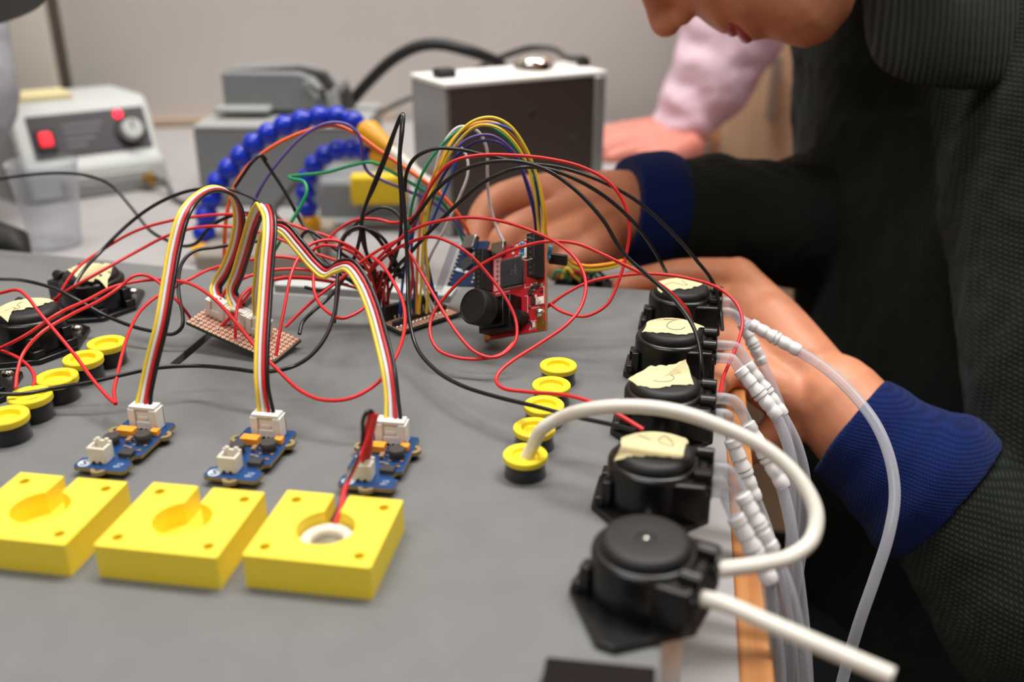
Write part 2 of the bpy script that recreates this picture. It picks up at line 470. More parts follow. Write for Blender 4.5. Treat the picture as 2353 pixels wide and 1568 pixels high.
# ------------------------------------------------------------------ the grey board and its box
PUMPS = [(5.0, 470.0), (1.3, 413.0), (0.0, 357.0), (-2.0, 300.0), (-2.5, 246.0)]
LEFTP = [(-305.5, 440.5), (-305.0, 386.0), (-304.5, 331.0)]
bo = empty('grey_board', (-150, 300, ZT)); tag(bo, 'large grey painted board carrying pumps and circuit boards', 'board')
XE, T = 4.0, 5.0
main = MB().prism([(-640, -150), (XE, -150), (XE, 521), (-120, 521), (-120, 479), (-226.5, 479), (-226.5, 381), (-231.5, 381), (-231.5, 505), (-640, 545)], -T, 0)
cut = [MB().cyl((x, y, -20), (x, y, 20), 14.3, seg=32) for x, y in PUMPS + LEFTP]
me = boolean(main, cut, 'main_panel')
ob = mesh_obj('main_panel', me, M['board'], bo, loc=(150, -300, -ZT), bev=.4)
rel(bo, MB().box((-174, 500.5, -T / 2), (105, 15, T))).build('back_strip', M['station'], bo, bev=.4)
rel(bo, MB().box((-229, 425, -18), (14, 104, 4)).box((-175, 488, -18), (104, 60, 4))).build('groove_floor', M['board'], bo)
rel(bo, MB().box((-330, -146, -25), (560, 8, 32)).box((-400, 470, -28), (400, 8, 33))
    .box((-30, 160, -25), (8, 600, 32)).box((-60, 512, -25), (110, 8, 32)).box((-630, 160, -25), (8, 600, 32))).build('box_side', M['dark'], bo)
# dark brown flat box lying at the near edge
db = empty('brown_box', (-12, 150, 0)); tag(db, 'flat dark brown box lying at the near edge below the last pump', 'box')
p = [atz(1255, 1510, 6), atz(1508, 1531, 6)]
xa, xb, yb = p[0].x, p[1].x, p[0].y
q = [V(xa, yb - 120, 0), V(xb, yb - 120, 0), V(xb, yb + 1, 0), V(xa, yb, 0)]
rel(db, MB().hexa(q, [a + V(0, 0, 4) for a in q])).build('tray', M['brownbox'], db, bev=.4)
rel(db, MB().hexa([a + V(0, 0, 4.2) for a in q], [a + V(0, 0, 6.2) for a in q])).build('lid', M['brownbox'], db, bev=.5)

# ------------------------------------------------------------------ yellow printed blocks
BW, BD, BH = 40.8, 37.8, 12.0
cut = [MB().cyl((0, -0.5, 3.5), (0, -0.5, 20), 9.6, seg=48), MB().box((-1.0, 13, 13.5), (5.4, 20, 20))]
for sx, sy in ((-1, -1), (1, -1), (-1, 1), (1, 1)):
    cut.append(MB().cyl((sx * 15.3, sy * 13.6, 4), (sx * 15.3, sy * 13.6, 20), 1.9, seg=20))
bme = boolean(MB().box((0, 0, BH / 2), (BW, BD, BH)), cut, 'block')
bl = ['yellow printed block cut off by the left picture edge', 'middle yellow printed block with empty round hole', 'yellow printed block holding the metal disc with red lead']
for k, (x, y, rz) in enumerate(((-202.4, 243.0, 0.8), (-152.6, 245.0, .8), (-104.6, 248.3, .8))):
    ob = mesh_obj('printed_block', bme, M['yellow'], None, (x, y, 0), bev=.35)
    ob.rotation_euler.z = R(rz)
    tag(ob, bl[k], 'block', 'yellow printed blocks along the near edge')
BLK3 = V(-104.6, 248.3, 0)
# piezo disc in the third block
pz = empty('piezo_disc', (BLK3.x, BLK3.y - .5, 3.5)); tag(pz, 'round metal atomiser disc sunk in the yellow block', 'disc')
MB().lathe([(9.3, 0), (9.3, 3.2), (8.6, 4.2), (6.4, 4.2), (5.6, 3.4), (5.6, 1.2), (0, 1.2)], 40).build('silicone_ring', M['ivory'], pz, smooth=35)
MB().lathe([(5.5, 1.1), (5.5, 1.6), (0, 1.6)], 32).build('metal_plate', M['steel'], pz, smooth=35)

# ------------------------------------------------------------------ blue atomiser boards
def arc(cx, cy, r, a0, a1, n=6):
    return [(cx + r * math.cos(R(a0 + (a1 - a0) * k / n)), cy + r * math.sin(R(a0 + (a1 - a0) * k / n))) for k in range(n + 1)]
def text(s, size, mat_, parent, loc, rz=0, rotm=None, extr=.02):
    cu = bpy.data.curves.new('lettering', 'FONT'); cu.body = s; cu.size = size * S; cu.extrude = extr * S
    cu.align_x = 'CENTER'; cu.align_y = 'CENTER'
    t = bpy.data.objects.new('lettering', cu); col.objects.link(t)
    dg = bpy.context.evaluated_depsgraph_get()
    me = bpy.data.meshes.new_from_object(t.evaluated_get(dg)); bpy.data.objects.remove(t)
    me.materials.clear(); me.materials.append(mat_)
    o = bpy.data.objects.new('lettering', me); col.objects.link(o); o.parent = parent
    o.location = Vector(loc) * S; o.rotation_euler.z = rz
    return o
ZB = 2.4    # underside of the blue boards
def make_blue():
    r = empty('atomiser_board', (0, 0, 0))
    h = 10.6
    out = [(-h + 1, 0), (h - 1, 0), (h, 1), (h, 6.5)] + arc(h, 9.5, 3, 270, 90)[1:-1] + [(h, 12.5), (h, 38), (h - 1, 39), (-h + 1, 39), (-h, 38), (-h, 12.5)] \
        + arc(-h, 9.5, 3, 90, -90)[1:-1] + [(-h, 6.5), (-h, 1)]
    b = MB().prism(out, ZB + .08, ZB + 1.5).build('circuit_board', M['pcb_edge'], r)
    MB().prism([(x * .995, .1 + y * .995) for x, y in out], ZB + 1.45, ZB + 1.62).build('solder_mask', M['pcb_blue'], b)
    for cx, cy in ((0.3, .4), (h - .2, 29.5), (-h + .2, 29.5)):
        t = MB().lathe([(3, ZB), (3, ZB + 1.55), (1.4, ZB + 1.55), (1.4, ZB + .8), (0, ZB + .8)], 20, (cx, cy, 0)).build('mounting_tab', M['pcb_edge'], r, smooth=35)
        MB().lathe([(1.2, -ZB - .0), (1.2, 0)], 10, (cx, cy + (1 if cy < 1 else 0), ZB)).build('foot_pin', M['black'], t, smooth=35)
    zt = ZB + 1.6
    # four-way socket with its plug housing
    s = MB()
    s.box((1, 36.6, zt + 4.5), (12.4, 1.4, 9)).box((-4.6, 34, zt + 4.5), (1.2, 6, 9)).box((6.6, 34, zt + 4.5), (1.2, 6, 9)).box((1, 34, zt + .7), (11, 6, 1.4))
    s.box((-3.3, 31.3, zt + 4.8), (2.4, 1.1, 8.4)).box((5.3, 31.3, zt + 4.8), (2.4, 1.1, 8.4)).box((1, 31.5, zt + 2.1), (6.4, .9, 3.0))
    sk = s.build('wire_socket', M['white'], r, bev=.25)
    for k in range(4):
        MB().box((-2 + 2 * k, 31, zt + .45), (.8, 1.2, .9)).build('pin_slot', M['black'], sk)
    MB().box((1, 34.1, zt + 5.9), (10, 4.6, 8.6)).box((1, 33.8, zt + 9.6), (11.2, 5.4, 1.4)).box((1, 31.7, zt + 5), (4.2, .5, 1.6)).build('plug', M['white'], r, bev=.3)
    # two-way socket
    j = MB().box((-2.4, 4.2, zt + 3.2), (7.2, .9, 6.4)).box((-5.55, 6.6, zt + 3.2), (.9, 4.2, 6.4)).box((.75, 6.6, zt + 3.2), (.9, 4.2, 6.4)).box((-2.4, 9.2, zt + 3.6), (7.2, 1.1, 7.2))
    j.box((-2.4, 6.6, zt + 1), (6, 5, 2)).box((-4.2, 9.2, zt + 7.4), (1.6, 1, 1.4)).box((-.6, 9.2, zt + 7.4), (1.6, 1, 1.4))
    jj = j.build('two_pin_socket', M['ivory'], r, bev=.2)
    for k in (-1.3, 1.3):
        MB().box((-2.4 + k, 6.6, zt + 3.5), (.6, .6, 4.4)).build('pin', M['tin'], jj)
        MB().box((-2.4 + k, 3.7, zt + .45), (.9, .5, .9)).build('pin_slot', M['black'], jj)
    c = MB().box((5.3, 11.4, zt + 1.1), (5.4, 3.9, 1.6)).build('driver_chip', M['chip'], r, bev=.15)
    for k in range(4):
        for sy in (-1, 1):
            MB().box((3.4 + 1.27 * k, 11.4 + sy * 2.5, zt + .4), (.45, 1.5, .3)).build('chip_leg', M['tin'], c)
    for cx, cy, rr in ((-5.2, 18.6, 3.1), (5.8, 22.6, 3.3)):
        MB().lathe([(rr * .9, zt), (rr * .82, zt + 1), (rr * .82, zt + 1.6), (rr, zt + 2.1), (rr, zt + 3.4), (rr - .3, zt + 3.8), (0, zt + 3.8)], 28, (cx, cy, 0)).build('inductor', M['ferrite'], r, smooth=40)
    MB().box((-3.4, 26.2, zt + 1.6), (7.2, 4.2, 3.1)).build('tantalum_capacitor', M['orange'], r, bev=.3)
    MB().box((7.4, 28.4, zt + 1.2), (3.4, 3.2, 2.5)).build('tantalum_capacitor', M['orange'], r, bev=.3)
    MB().box((.2, 21.6, zt + .8), (1.7, 3.2, 1.5)).build('ceramic_capacitor', M['ceramic'], r, bev=.1)
    random.seed(9)
    for k in range(16):
        x, y = random.uniform(-.6, 9.4), random.uniform(14.6, 26)
        if (x - 5.8) ** 2 + (y - 22.6) ** 2 < 15: continue
        w = random.choice((.7, 1.1, 1.5))
        a = MB().box((x, y, zt + .3), (w, .8, .55)).build('chip_component', M['chip'] if k % 2 else M['ceramic'], r)
        for sx in (-1, 1):
            MB().box((x + sx * (w / 2 + .2), y, zt + .28), (.4, .82, .58)).build('solder_end', M['tin'], a)
    # printed marks: round badge with a wave, small lettering
    e = MB().lathe([(2.5, zt), (2.5, zt + .05), (0, zt + .05)], 28, (-7.2, 3.2, 0)).build('round_badge', M['silk'], r)
    pts = spline([V(-5.9, 4.6, zt + .07), V(-7.2, 4.7, zt + .07), V(-8.1, 3.9, zt + .07), V(-7.2, 3.2, zt + .07), V(-6.3, 2.5, zt + .07), V(-7.2, 1.7, zt + .07), V(-8.5, 1.9, zt + .07)], 6)
    MB().tube(pts, .32, 5).build('badge_wave', M['pcb_blue'], e)
    text('GND NC VCC SIG', 1.05, M['silk'], r, (1, 30.2, zt + .04))
    text('1/V', 1.9, M['silk'], r, (6.4, 4.8, zt + .04), R(8)); text('SEN', 1.5, M['silk'], r, (6.0, 3.0, zt + .04), R(8))
    text('R1  C3', 1.0, M['silk'], r, (1.9, 17.5, zt + .04)); text('L2', 1.1, M['silk'], r, (-8, 23, zt + .04)); text('U1 D2', 1.0, M['silk'], r, (3.5, 15.2, zt + .04))
    return r
BLUE = [(-206.3, 280.3, -1.0), (-155.0, 282.4, -.6), (-104.2, 285.6, 1.0)]
blab = ['blue atomiser board nearest the small cups on the left', 'middle blue atomiser board with two white sockets', 'blue atomiser board with a red lead plugged in front']
proto = make_blue()
BROOT = []
for k, (x, y, a) in enumerate(BLUE):
    r = proto if k == 0 else copy_tree(proto)
    r.location = Vector((x * S, y * S, Z0)); r.rotation_euler.z = R(a)
    tag(r, blab[k], 'circuit board', 'blue atomiser boards')
    BROOT.append(r)

# ------------------------------------------------------------------ little capped cups
def make_cup():
    r = empty('sample_cup', (0, 0, 0))
    MB().lathe([(7.15, .3), (7.15, 5.9), (0, 5.9)], 32).build('dark_core', M['smoke'], r, smooth=35)
    MB().lathe([(8.0, 0), (7.9, .8), (7.6, 6.4), (7.2, 6.4), (7.3, 1), (7.2, .25), (0, .25)], 36).build('clear_wall', M['cup_wall'], r, smooth=35)
    MB().lathe([(7.4, 5.9), (8.2, 6.3), (8.4, 6.7), (8.4, 8.4), (8.1, 8.8), (5.6, 8.8), (5.2, 8.5), (5.0, 7.0), (3.0, 6.9), (2.8, 7.4), (2.4, 7.5), (0, 7.5)], 40).build('cap', M['cap_yellow'], r, smooth=35)
    return r
cproto = make_cup()
first = True
names = ['nearest', 'second nearest', 'middle', 'second farthest', 'farthest']
for side, px, grp in (('right', [(1207, 1043), (1228, 981), (1250, 929), (1267, 883), (1283, 838)], 'yellow capped cups in the row by the pumps'),
                      ('left', [(12, 953), (68, 906), (130, 864), (190, 821), (244, 786)], 'yellow capped cups in the left row')):
    for k, (x, y) in enumerate(px):
        c = atz(x, y, 8.8 if side == 'right' else 10.8)
        r = cproto if first else copy_tree(cproto); first = False
        r.location = Vector((c.x * S, c.y * S, Z0)); r.rotation_euler.z = random.uniform(0, 6)
        r.scale = (1, 1, 1) if side == 'right' else (1.05, 1.05, 1.225)
        if side == 'right':
            l = ('yellow capped cup with the milky tube standing in it' if k == 0 else 'yellow capped cup, %s of the row beside the black pumps' % names[k])
        else:
            l = ('yellow capped cup cut by the left picture edge' if k == 0 else 'yellow capped cup, %s of the left row of five' % names[k])
        tag(r, l, 'cup', grp)
CUP1 = atz(1207, 1043, 8.8)

# ------------------------------------------------------------------ peristaltic pumps
def make_pump(sign):
    """ports on +x (sign 1) or -x (sign -1); diamond plate along y"""
    r = empty('peristaltic_pump', (0, 0, 0))
    s = sign
    d = [(-20.5, -10), (-3, -28.5), (3, -28.5), (20.5, -10), (20.5, 10), (3, 28.5), (-3, 28.5), (-20.5, 10)]
    MB().prism(d, .06, 2.6).build('mount_plate', M['black'], r, bev=.5)
    MB().lathe([(16.6, 2.4), (16.4, 16.6), (16.1, 17.4), (15.2, 18.1), (14.6, 18.4), (13.9, 18.3)], 48).build('housing', M['black'], r, smooth=50)
    MB().lathe([(14.0, 18.0), (14.0, 19.6), (13.4, 20.9), (12.3, 21.7), (11.2, 22.0), (3.0, 21.6), (2.6, 20.9), (2.1, 20.8), (0, 20.8)], 48).build('cap', M['blackm'], r, smooth=50)
    MB().lathe([(1.0, 20.6), (1.0, 21.4), (.6, 21.8), (0, 21.9)], 14).build('shaft_end', M['chrome'], r, smooth=50)
    # port block with two rounded lugs per side
    pb = MB().box((s * 12.5, 0, 9.6), (13, 29, 14.4)).box((s * 15.5, 0, 8), (9, 26, 11)).build('port_block', M['black'], r, bev=1.0)
    for sy in (-1, 1):
        MB().cyl((s * 14.0, sy * 7.4, 17.6), (s * 20.4, sy * 7.4, 17.6), 2.7, seg=20).build('port_lug', M['black'], pb, smooth=40, bev=.4)
        MB().cyl((s * 17, sy * 7.4, 12.2), (s * 20.6, sy * 7.4, 12.2), 3.3, seg=20).build('tube_port', M['blackm'], pb, smooth=40)
        MB().box((-s * 15.2, sy * 8.5, 7.2), (3.4, 5, 10.5)).box((-s * 17.5, sy * 8.5, 4.2), (3.4, 6, 4.4)).build('clip', M['black'], r, bev=.5)
        sc = MB().lathe([(2.7, 2.6), (2.7, 3.4), (2.0, 4.3), (0, 4.6)], 18, (0, sy * 23.2, 0)).build('screw', M['chrome'], r, smooth=50)
        MB().box((0, sy * 23.2, 4.45), (2.6, .5, .4)).box((0, sy * 23.2, 4.45), (.5, 2.6, .4)).build('cross_slot', M['dark'], sc)
    MB().lathe([(3, -33), (13.4, -31), (13.7, -30), (13.7, 0.2), (0, .2)], 40).build('motor', M['motor'], r, smooth=40)
    for sx in (-1, 1):
        MB().box((sx * 6, 0, -33.5), (2.2, .5, 5)).build('motor_terminal', M['gold'], r)
    return r
def tape_piece(root, pts, z, marks, seed):
    """torn masking tape on a pump cap from its outline on the cap plane; marks are pencil strokes"""
    random.seed(seed)
    inv = root.matrix_world.inverted()
    def loc(p): return inv @ (Vector(p) * S + Vector((0, 0, Z0))) / S
    out = []
    n = len(pts)
    for i in range(n):
        a, b = pts[i], pts[(i + 1) % n]
        L = math.hypot(a[0] - b[0], a[1] - b[1]); k = max(1, int(L / 7))
        for j in range(k):
            t = j / k; jit = 0 if j == 0 else random.uniform(-2.0, 2.0)
            lift = (a[2] if len(a) > 2 else 0) * (1 - t) + (b[2] if len(b) > 2 else 0) * t
            out.append(atz(a[0] + (b[0] - a[0]) * t + jit, a[1] + (b[1] - a[1]) * t + jit, z + lift))
    c = sum(out, V(0, 0, 0)) / len(out)
    lo = [loc(p) for p in out]; lc = loc(c); lc.z = 22.35
    def drape(p):
        d = math.hypot(p.x, p.y); over = max(0, d - 11.5)
        base = 22.3 - over * .5
        return V(p.x, p.y, max(p.z, base) if p.z > 23.2 else base)
    rings = [[drape(lc.lerp(p, f)) for p in lo] for f in (.3, .5, .65, .78, .9, 1.0)]
    m = len(lo)
    vs = [V(lc.x, lc.y, 22.3)] + [p for g in rings for p in g]
    top = len(vs)
    vs += [p - V(0, 0, .2) for p in vs]
    fs = [(0, 1 + i, 1 + (i + 1) % m) for i in range(m)]
    for g in range(5):
        fs += [(1 + g * m + i, 1 + (g + 1) * m + i, 1 + (g + 1) * m + (i + 1) % m, 1 + g * m + (i + 1) % m) for i in range(m)]
    fs += [[top + i for i in f][::-1] for f in fs]
    e = 1 + 5 * m
    fs += [(e + i, top + e + i, top + e + (i + 1) % m, e + (i + 1) % m) for i in range(m)]
    t = MB().add(vs, fs).build('tape_label', M['tape'], root, smooth=50)
    t['label'] = 'torn piece of masking tape with a pencilled number'
    for st in marks:
        q = []
        for p in st:
            w = loc(atz(p[0], p[1], z)); w = drape(w); w.z += .06; q.append(w)
        MB().tube(spline(q, 5), .16, 5).build('pencil_stroke', M['pencil'], t)
    return t
PR = [R(-2), R(-2), R(-2), R(-3), R(-19)]
plabel = ['black pump at the far end of the row, tape marked one', 'black pump second from the far end, tape marked two', 'black pump in the middle of the row, tape marked three',
          'black pump with tape marked four, behind the untaped pump', 'nearest black pump without tape, its motor showing below']
pp = make_pump(1)
PROOT = []
for k, (x, y) in enumerate(PUMPS):
    r = pp if k == 0 else copy_tree(pp)
    r.location = Vector((x * S, y * S, Z0)); r.rotation_euler.z = PR[k]
    tag(r, plabel[k], 'pump', 'black pumps along the right edge'); PROOT.append(r)
for ch in [x for x in bpy.data.objects if x.parent == PROOT[4] and x.name.startswith('screw')]:      # the nearest pump is not screwed down
    for g in [x for x in bpy.data.objects if x.parent == ch]: bpy.data.objects.remove(g)
    bpy.data.objects.remove(ch)
bpy.context.view_layer.update()
tape_piece(PROOT[0], [(1508, 640), (1540, 630), (1590, 632), (1625, 652), (1580, 663), (1520, 668), (1512, 662)], 22.3, [[(1526, 656), (1545, 650), (1572, 656), (1580, 655)], [(1566, 645), (1580, 655)]], 1)
tape_piece(PROOT[1], [(1475, 757), (1496, 728), (1555, 725), (1618, 730), (1622, 738), (1598, 765), (1560, 769), (1500, 763)], 22.3,
           [[(1525, 735), (1545, 735), (1572, 733), (1545, 738), (1534, 745), (1534, 753), (1548, 758), (1566, 757), (1574, 752)]], 2)
tape_piece(PROOT[2], [(1443, 862), (1490, 843, 1), (1545, 838, 2), (1576, 826, 4), (1584, 850, 1), (1594, 884), (1560, 884), (1500, 892), (1465, 883)], 22.3,
           [[(1500, 875), (1520, 878), (1543, 875), (1548, 866), (1534, 860), (1545, 858), (1552, 852), (1540, 848)]], 3)
tape_piece(PROOT[3], [(1428, 998), (1470, 992), (1536, 984), (1577, 990), (1582, 1008), (1574, 1028), (1568, 1052), (1500, 1048), (1412, 1047), (1428, 1024)], 22.3,
           [[(1467, 1001), (1480, 1006), (1495, 1012)], [(1512, 1012), (1528, 1002), (1548, 1026), (1530, 1022), (1512, 1016)]], 4)
lp = make_pump(-1)
llab = ['black pump at the back left with blank masking tape', 'black pump on the left with tape marked by a curled S stroke', 'black pump cut off at the left picture edge']
LROOT = []
for k, (x, y) in enumerate(LEFTP):
    r = lp if k == 0 else copy_tree(lp)
    r.location = Vector((x * S, y * S, Z0)); r.rotation_euler.z = R(-24)
    tag(r, llab[k], 'pump', 'black pumps along the left side'); LROOT.append(r)
bpy.context.view_layer.update()
tape_piece(LROOT[0], [(146, 612), (190, 600), (240, 606), (264, 600), (256, 620), (243, 643), (226, 636), (180, 641)], 22.3, [], 5)
tape_piece(LROOT[1], [(-30, 705), (0, 694), (70, 685), (95, 676), (124, 690), (84, 704), (32, 714), (16, 731), (0, 722), (-30, 728)], 22.3,
           [[(52, 694), (44, 698), (40, 702), (46, 706), (40, 710), (30, 707)]], 6)
# ------------------------------------------------------------------ perfboard with three sockets
def frame(o, u, v):
    u = u.normalized(); n = u.cross(v).normalized(); v = n.cross(u)
    return Matrix((u, v, n)).transposed(), o
def onframe(px, py, rot, org, h=0.0):
    n = rot.col[2]; d = ray(px, py); o = org + n * h
    return rot.transposed() @ (CC + d * ((o - CC).dot(n) / d.dot(n)) - org)
def pads(mb, nx, ny, x0, y0, p, z, skip=lambda x, y: False):
    for i in range(nx):
        for j in range(ny):
            x, y = x0 + i * p, y0 + j * p
            if skip(x, y): continue
            vs, fs = [], []
            for k in range(8):
                a = k * math.pi / 4
                for rr, zz in ((.98, z), (.98, z + .07), (.42, z + .07), (.42, z)): vs.append(V(x + rr * math.cos(a), y + rr * math.sin(a), zz))
            for k in range(8):
                b, c = 4 * k, 4 * ((k + 1) % 8)
                fs += [(b + q, c + q, c + (q + 1) % 4, b + (q + 1) % 4) for q in range(4)]
            mb.add(vs, fs)
    return mb
A1, B1, D1 = atz(427, 740, 14.5), atz(630, 832, 1.7), atz(690, 775, 5)
rot1, org1 = frame(A1, B1 - A1, D1 - B1)
L1, W1_ = (B1 - A1).length, 22.5
pf = empty('socket_perfboard', A1, mat=rot1)
tag(pf, 'copper perfboard with three white sockets tilted on the board', 'circuit board')
b = MB().box((L1 / 2, W1_ / 2, -.8), (L1, W1_, 1.6)).build('board_core', M['pcb_green'], pf, bev=.15)
MB().box((L1 / 2, W1_ / 2, .02), (L1 - .4, W1_ - .4, .1)).build('top_face', M['perf_top'], b)
o = pads(MB(), 20, 9, 1.1, 1.1, 2.5, .07).build('copper_pad', M['copper'], pf); o['kind'] = 'stuff'; o['label'] = 'grid of copper ring pads'
SOCK = []
for k, (px, py) in enumerate(((476, 703), (522, 726), (567, 752))):
    c = onframe(px, py, rot1, org1, 4)
    c.x, c.y = 8 + 11.9 * k, 14.2
    s = MB().box((c.x, c.y + 2.6, 4.3), (11.6, 1.4, 8.6)).box((c.x - 5.2, c.y, 4.3), (1.2, 6, 8.6)).box((c.x + 5.2, c.y, 4.3), (1.2, 6, 8.6)).box((c.x, c.y, .8), (11, 6, 1.5))
    s.box((c.x - 4, c.y - 2.7, 4.3), (2.6, 1, 8.6)).box((c.x + 4, c.y - 2.7, 4.3), (2.6, 1, 8.6)).box((c.x, c.y - 2.6, 2.2), (6, .9, 3))
    s.build('wire_socket', M['white'], pf, bev=.25)
    MB().box((c.x, c.y, 5.4), (9.6, 4.4, 7.4)).build('plug', M['white'], pf, bev=.3)
    SOCK.append(rot1 @ V(c.x, c.y, 9.0) + org1)
for px, py in ((630, 826), (614, 820), (455, 736), (500, 757)):
    c = onframe(px, py, rot1, org1, .3)
    MB().lathe([(1.0, 0), (.8, .6), (.3, 1.0), (0, 1.1)], 10, (c.x, max(1.2, c.y), 0)).build('solder_joint', M['tin'], pf, smooth=50)
# ------------------------------------------------------------------ header perfboard
A2, B2, C2 = atz(848, 737, 3), atz(920, 762, 3), atz(1062, 716, 3)
rot2, org2 = frame(B2, C2 - B2, A2 - B2)
Lx, Ly = (C2 - B2).length, 26.0
ph = empty('header_perfboard', B2, mat=rot2)
tag(ph, 'dark perfboard with black pin headers and coloured jumper wires', 'circuit board')
b = MB().box((Lx / 2, Ly / 2, -.8), (Lx, Ly, 1.6)).build('board_core', M['pcb_green'], ph, bev=.15)
MB().box((Lx / 2, Ly / 2, .02), (Lx - .4, Ly - .4, .1)).build('top_face', M['perf_top'], b)
o = pads(MB(), 15, 10, 1.2, 1.2, 2.5, .07).build('copper_pad', M['copper'], ph); o['kind'] = 'stuff'; o['label'] = 'grid of copper ring pads'
for yy, hh, x0, x1 in ((7.2, 2.6, 1.0, 12), (9.2, 2.6, 13, 36.5), (16.5, 8.0, 2, 36.5), (22.5, 5, 1, 14)):
    h = MB().box(((x0 + x1) / 2, yy, hh / 2), (x1 - x0, 2.5, hh)).build('pin_header', M['blackm'], ph, bev=.2)
    n = int((x1 - x0) / 2.5)
    for k in range(n):
        x = x0 + 1.25 + 2.5 * k
        MB().box((x, yy, hh + (1.6 if hh < 5 else .1)), (.55, .55, 3.2 if hh < 5 else .3)).build('pin', M['tin'], h)
for x in [1.5 + 2.5 * k for k in range(14)]:
    MB().lathe([(1.0, 0), (.85, .7), (.35, 1.1), (0, 1.2)], 9, (x, 4.6, 0)).build('solder_joint', M['tin'], ph, smooth=50)
for x in (3, Lx - 3):
    for y in (3, Ly - 3): MB().box((x, y, -2.3), (.9, .9, 1.4)).build('foot_pin', M['tin'], ph)
# ------------------------------------------------------------------ red camera board
cU = (CR * .765 + CU * .127 - CF * .63).normalized(); cV = (CU * .98 + CF * .198).normalized()
rotc, _ = frame(V(0, 0, 0), cU, cV)
corg = atd(1112, 783, 480)
rc = empty('camera_board', corg, mat=rotc)
tag(rc, 'red camera circuit board with black lens standing among red wires', 'camera board')
CW, CH = 39.0, 46.5
b = MB().box((CW / 2, CH / 2, -.8), (CW, CH, 1.6)).build('board_core', M['pcb_edge'], rc, bev=.1)
MB().box((CW / 2, CH / 2, .03), (CW - .1, CH - .1, .12)).build('solder_mask', M['pcb_red'], b)
MB().box((CW / 2, CH / 2, -1.63), (CW - .1, CH - .1, .12)).build('rear_solder_mask', M['pcb_red'], b)
def cb_box(name, x, y, w, h, z0, z1, m, par=rc, bev=.12):
    return MB().box((x, y, (z0 + z1) / 2), (w, h, z1 - z0)).build(name, m, par, bev=bev)
ch = cb_box('processor', 18.9, 31.5, 13.4, 13.4, .4, 1.7, M['chip'])
for k in range(22):
    t = 13.4 + .58 * k
    for sx in (-1, 1):
        MB().box((18.9 + sx * 7.3, t - 13.4 + 25.4, .5), (1.3, .28, .3)).build('processor_leg', M['tin'], ch)
        MB().box((t - .6, 31.5 + sx * 7.3, .5), (.28, 1.3, .3)).build('processor_leg', M['tin'], ch)
text('ARM', 2.3, M['grey_print'], ch, (21.8, 32.5, 1.74), R(90)); text('F7 65', 1.3, M['grey_print'], ch, (19.6, 31.5, 1.74), R(90))
for x, y0, y1, w in ((3.2, 24, 45, 5.2), (36.2, 25.2, 46.4, 4.6)):
    h = cb_box('pin_socket', x, (y0 + y1) / 2, w, y1 - y0, .1, 8.0, M['blackm'], bev=.25)
    for k in range(8):
        MB().box((x - w / 2 - .02, y0 + 1.6 + 2.54 * k, 6.6), (.3, 1.2, 2.2)).box((x, y0 + 1.6 + 2.54 * k, 8.0), (1.1, 1.1, .2)).build('contact_slot', M['dark'], h)
cb_box('pink_label_strip', 9.0, 34, 5.0, 20, .08, .14, M['pink_silk'], b)
for k in range(7):
    MB().lathe([(.75, .1), (.75, .3), (.35, .3), (.3, .12)], 10, (9, 26.5 + 2.5 * k, 0)).build('plated_hole', M['gold'], b)
    text('P%d' % k, 1.2, M['pcb_red'], b, (10.8, 26.5 + 2.5 * k, .16), R(90))
u = MB().box((11, 45, 1.5), (8, 6.4, 2.9)).build('usb_socket', M['steel'], rc, bev=.4)
MB().box((11, 48.25, 1.5), (6.4, .3, 1.8)).build('usb_mouth', M['dark'], u)
random.seed(3)
for k in range(26):
    if k < 14: x, y = random.uniform(16, 29), random.uniform(40, 45.5)
    else: x, y = random.uniform(28.5, 37), random.uniform(17, 23.5)
    w, hh = random.choice(((1.6, .9), (.9, 1.6), (2, 1.2), (1.1, 1.1)))
    a = cb_box('chip_component', x, y, w, hh, .1, .8, random.choice((M['chip'], M['ceramic'], M['tin'], M['white'])), bev=.05)
cb_box('sensor_chip', 30.4, 19.6, 2.6, 2.6, .1, 1.4, M['chip'])
cb_box('reset_button', 36.2, 14.6, 4.2, 3.6, .1, 1.4, M['white'])
MB().lathe([(1.2, 1.4), (1.2, 2.0), (0, 2.1)], 14, (36.2, 14.6, 0)).build('button_cap', M['ivory'], rc, smooth=40)
for x, y, m in ((35.6, 8.8, M['chrome']), (36.3, 3.0, M['gold'])):
    s = MB().lathe([(3.0, .1), (3.0, .16), (0, .16)], 20, (x, y, 0)).build('pad_ring', M['gold'], rc)
    MB().lathe([(2.3, .2), (2.2, 1.2), (1.2, 2.0), (0, 2.2)] if m is M['chrome'] else [(1.8, .2), (1.8, .3), (0, .3)], 20, (x, y, 0)).build('screw', m, rc, smooth=50)
cb_box('gold_corner_pad', 2.2, 1.6, 4, 2.6, .09, .2, M['gold'])
text('OV7725', 1.3, M['silk'], rc, (31, 1.6, .12))
for x, y, w_, h_ in ((28.2, 14, .3, 9), (27.4, 18.4, 1.8, .3), (31.5, 22.6, 9, .3), (33, 11.8, 5, .3), (29.8, 3.4, .3, 4), (31.6, 5.4, 3.4, .3), (24, 39.6, 8, .3), (12.4, 22.6, 9, .4), (26.6, 23.4, .3, 2.4), (38.2, 19, .3, 5)):
    MB().box((x, y, .14), (w_, h_, .06)).build('silkscreen_line', M['silk'], b)
for x, y, w_, h_, m in ((31.6, 14.8, 2.2, 3.0, 'chip'), (30.2, 4.6, 1.6, 2.2, 'tin'), (32.4, 3.4, 1.4, 2.6, 'ivory'), (28.6, 7.0, 1.2, 1.6, 'white'), (29.6, 12.4, 1.5, .9, 'tin'), (33.4, 21.6, 3.2, 1.4, 'chip'), (37.4, 21.8, 1.2, 2.2, 'tin')):
    cb_box('chip_component', x, y, w_, h_, .1, .9, M[m], bev=.05)
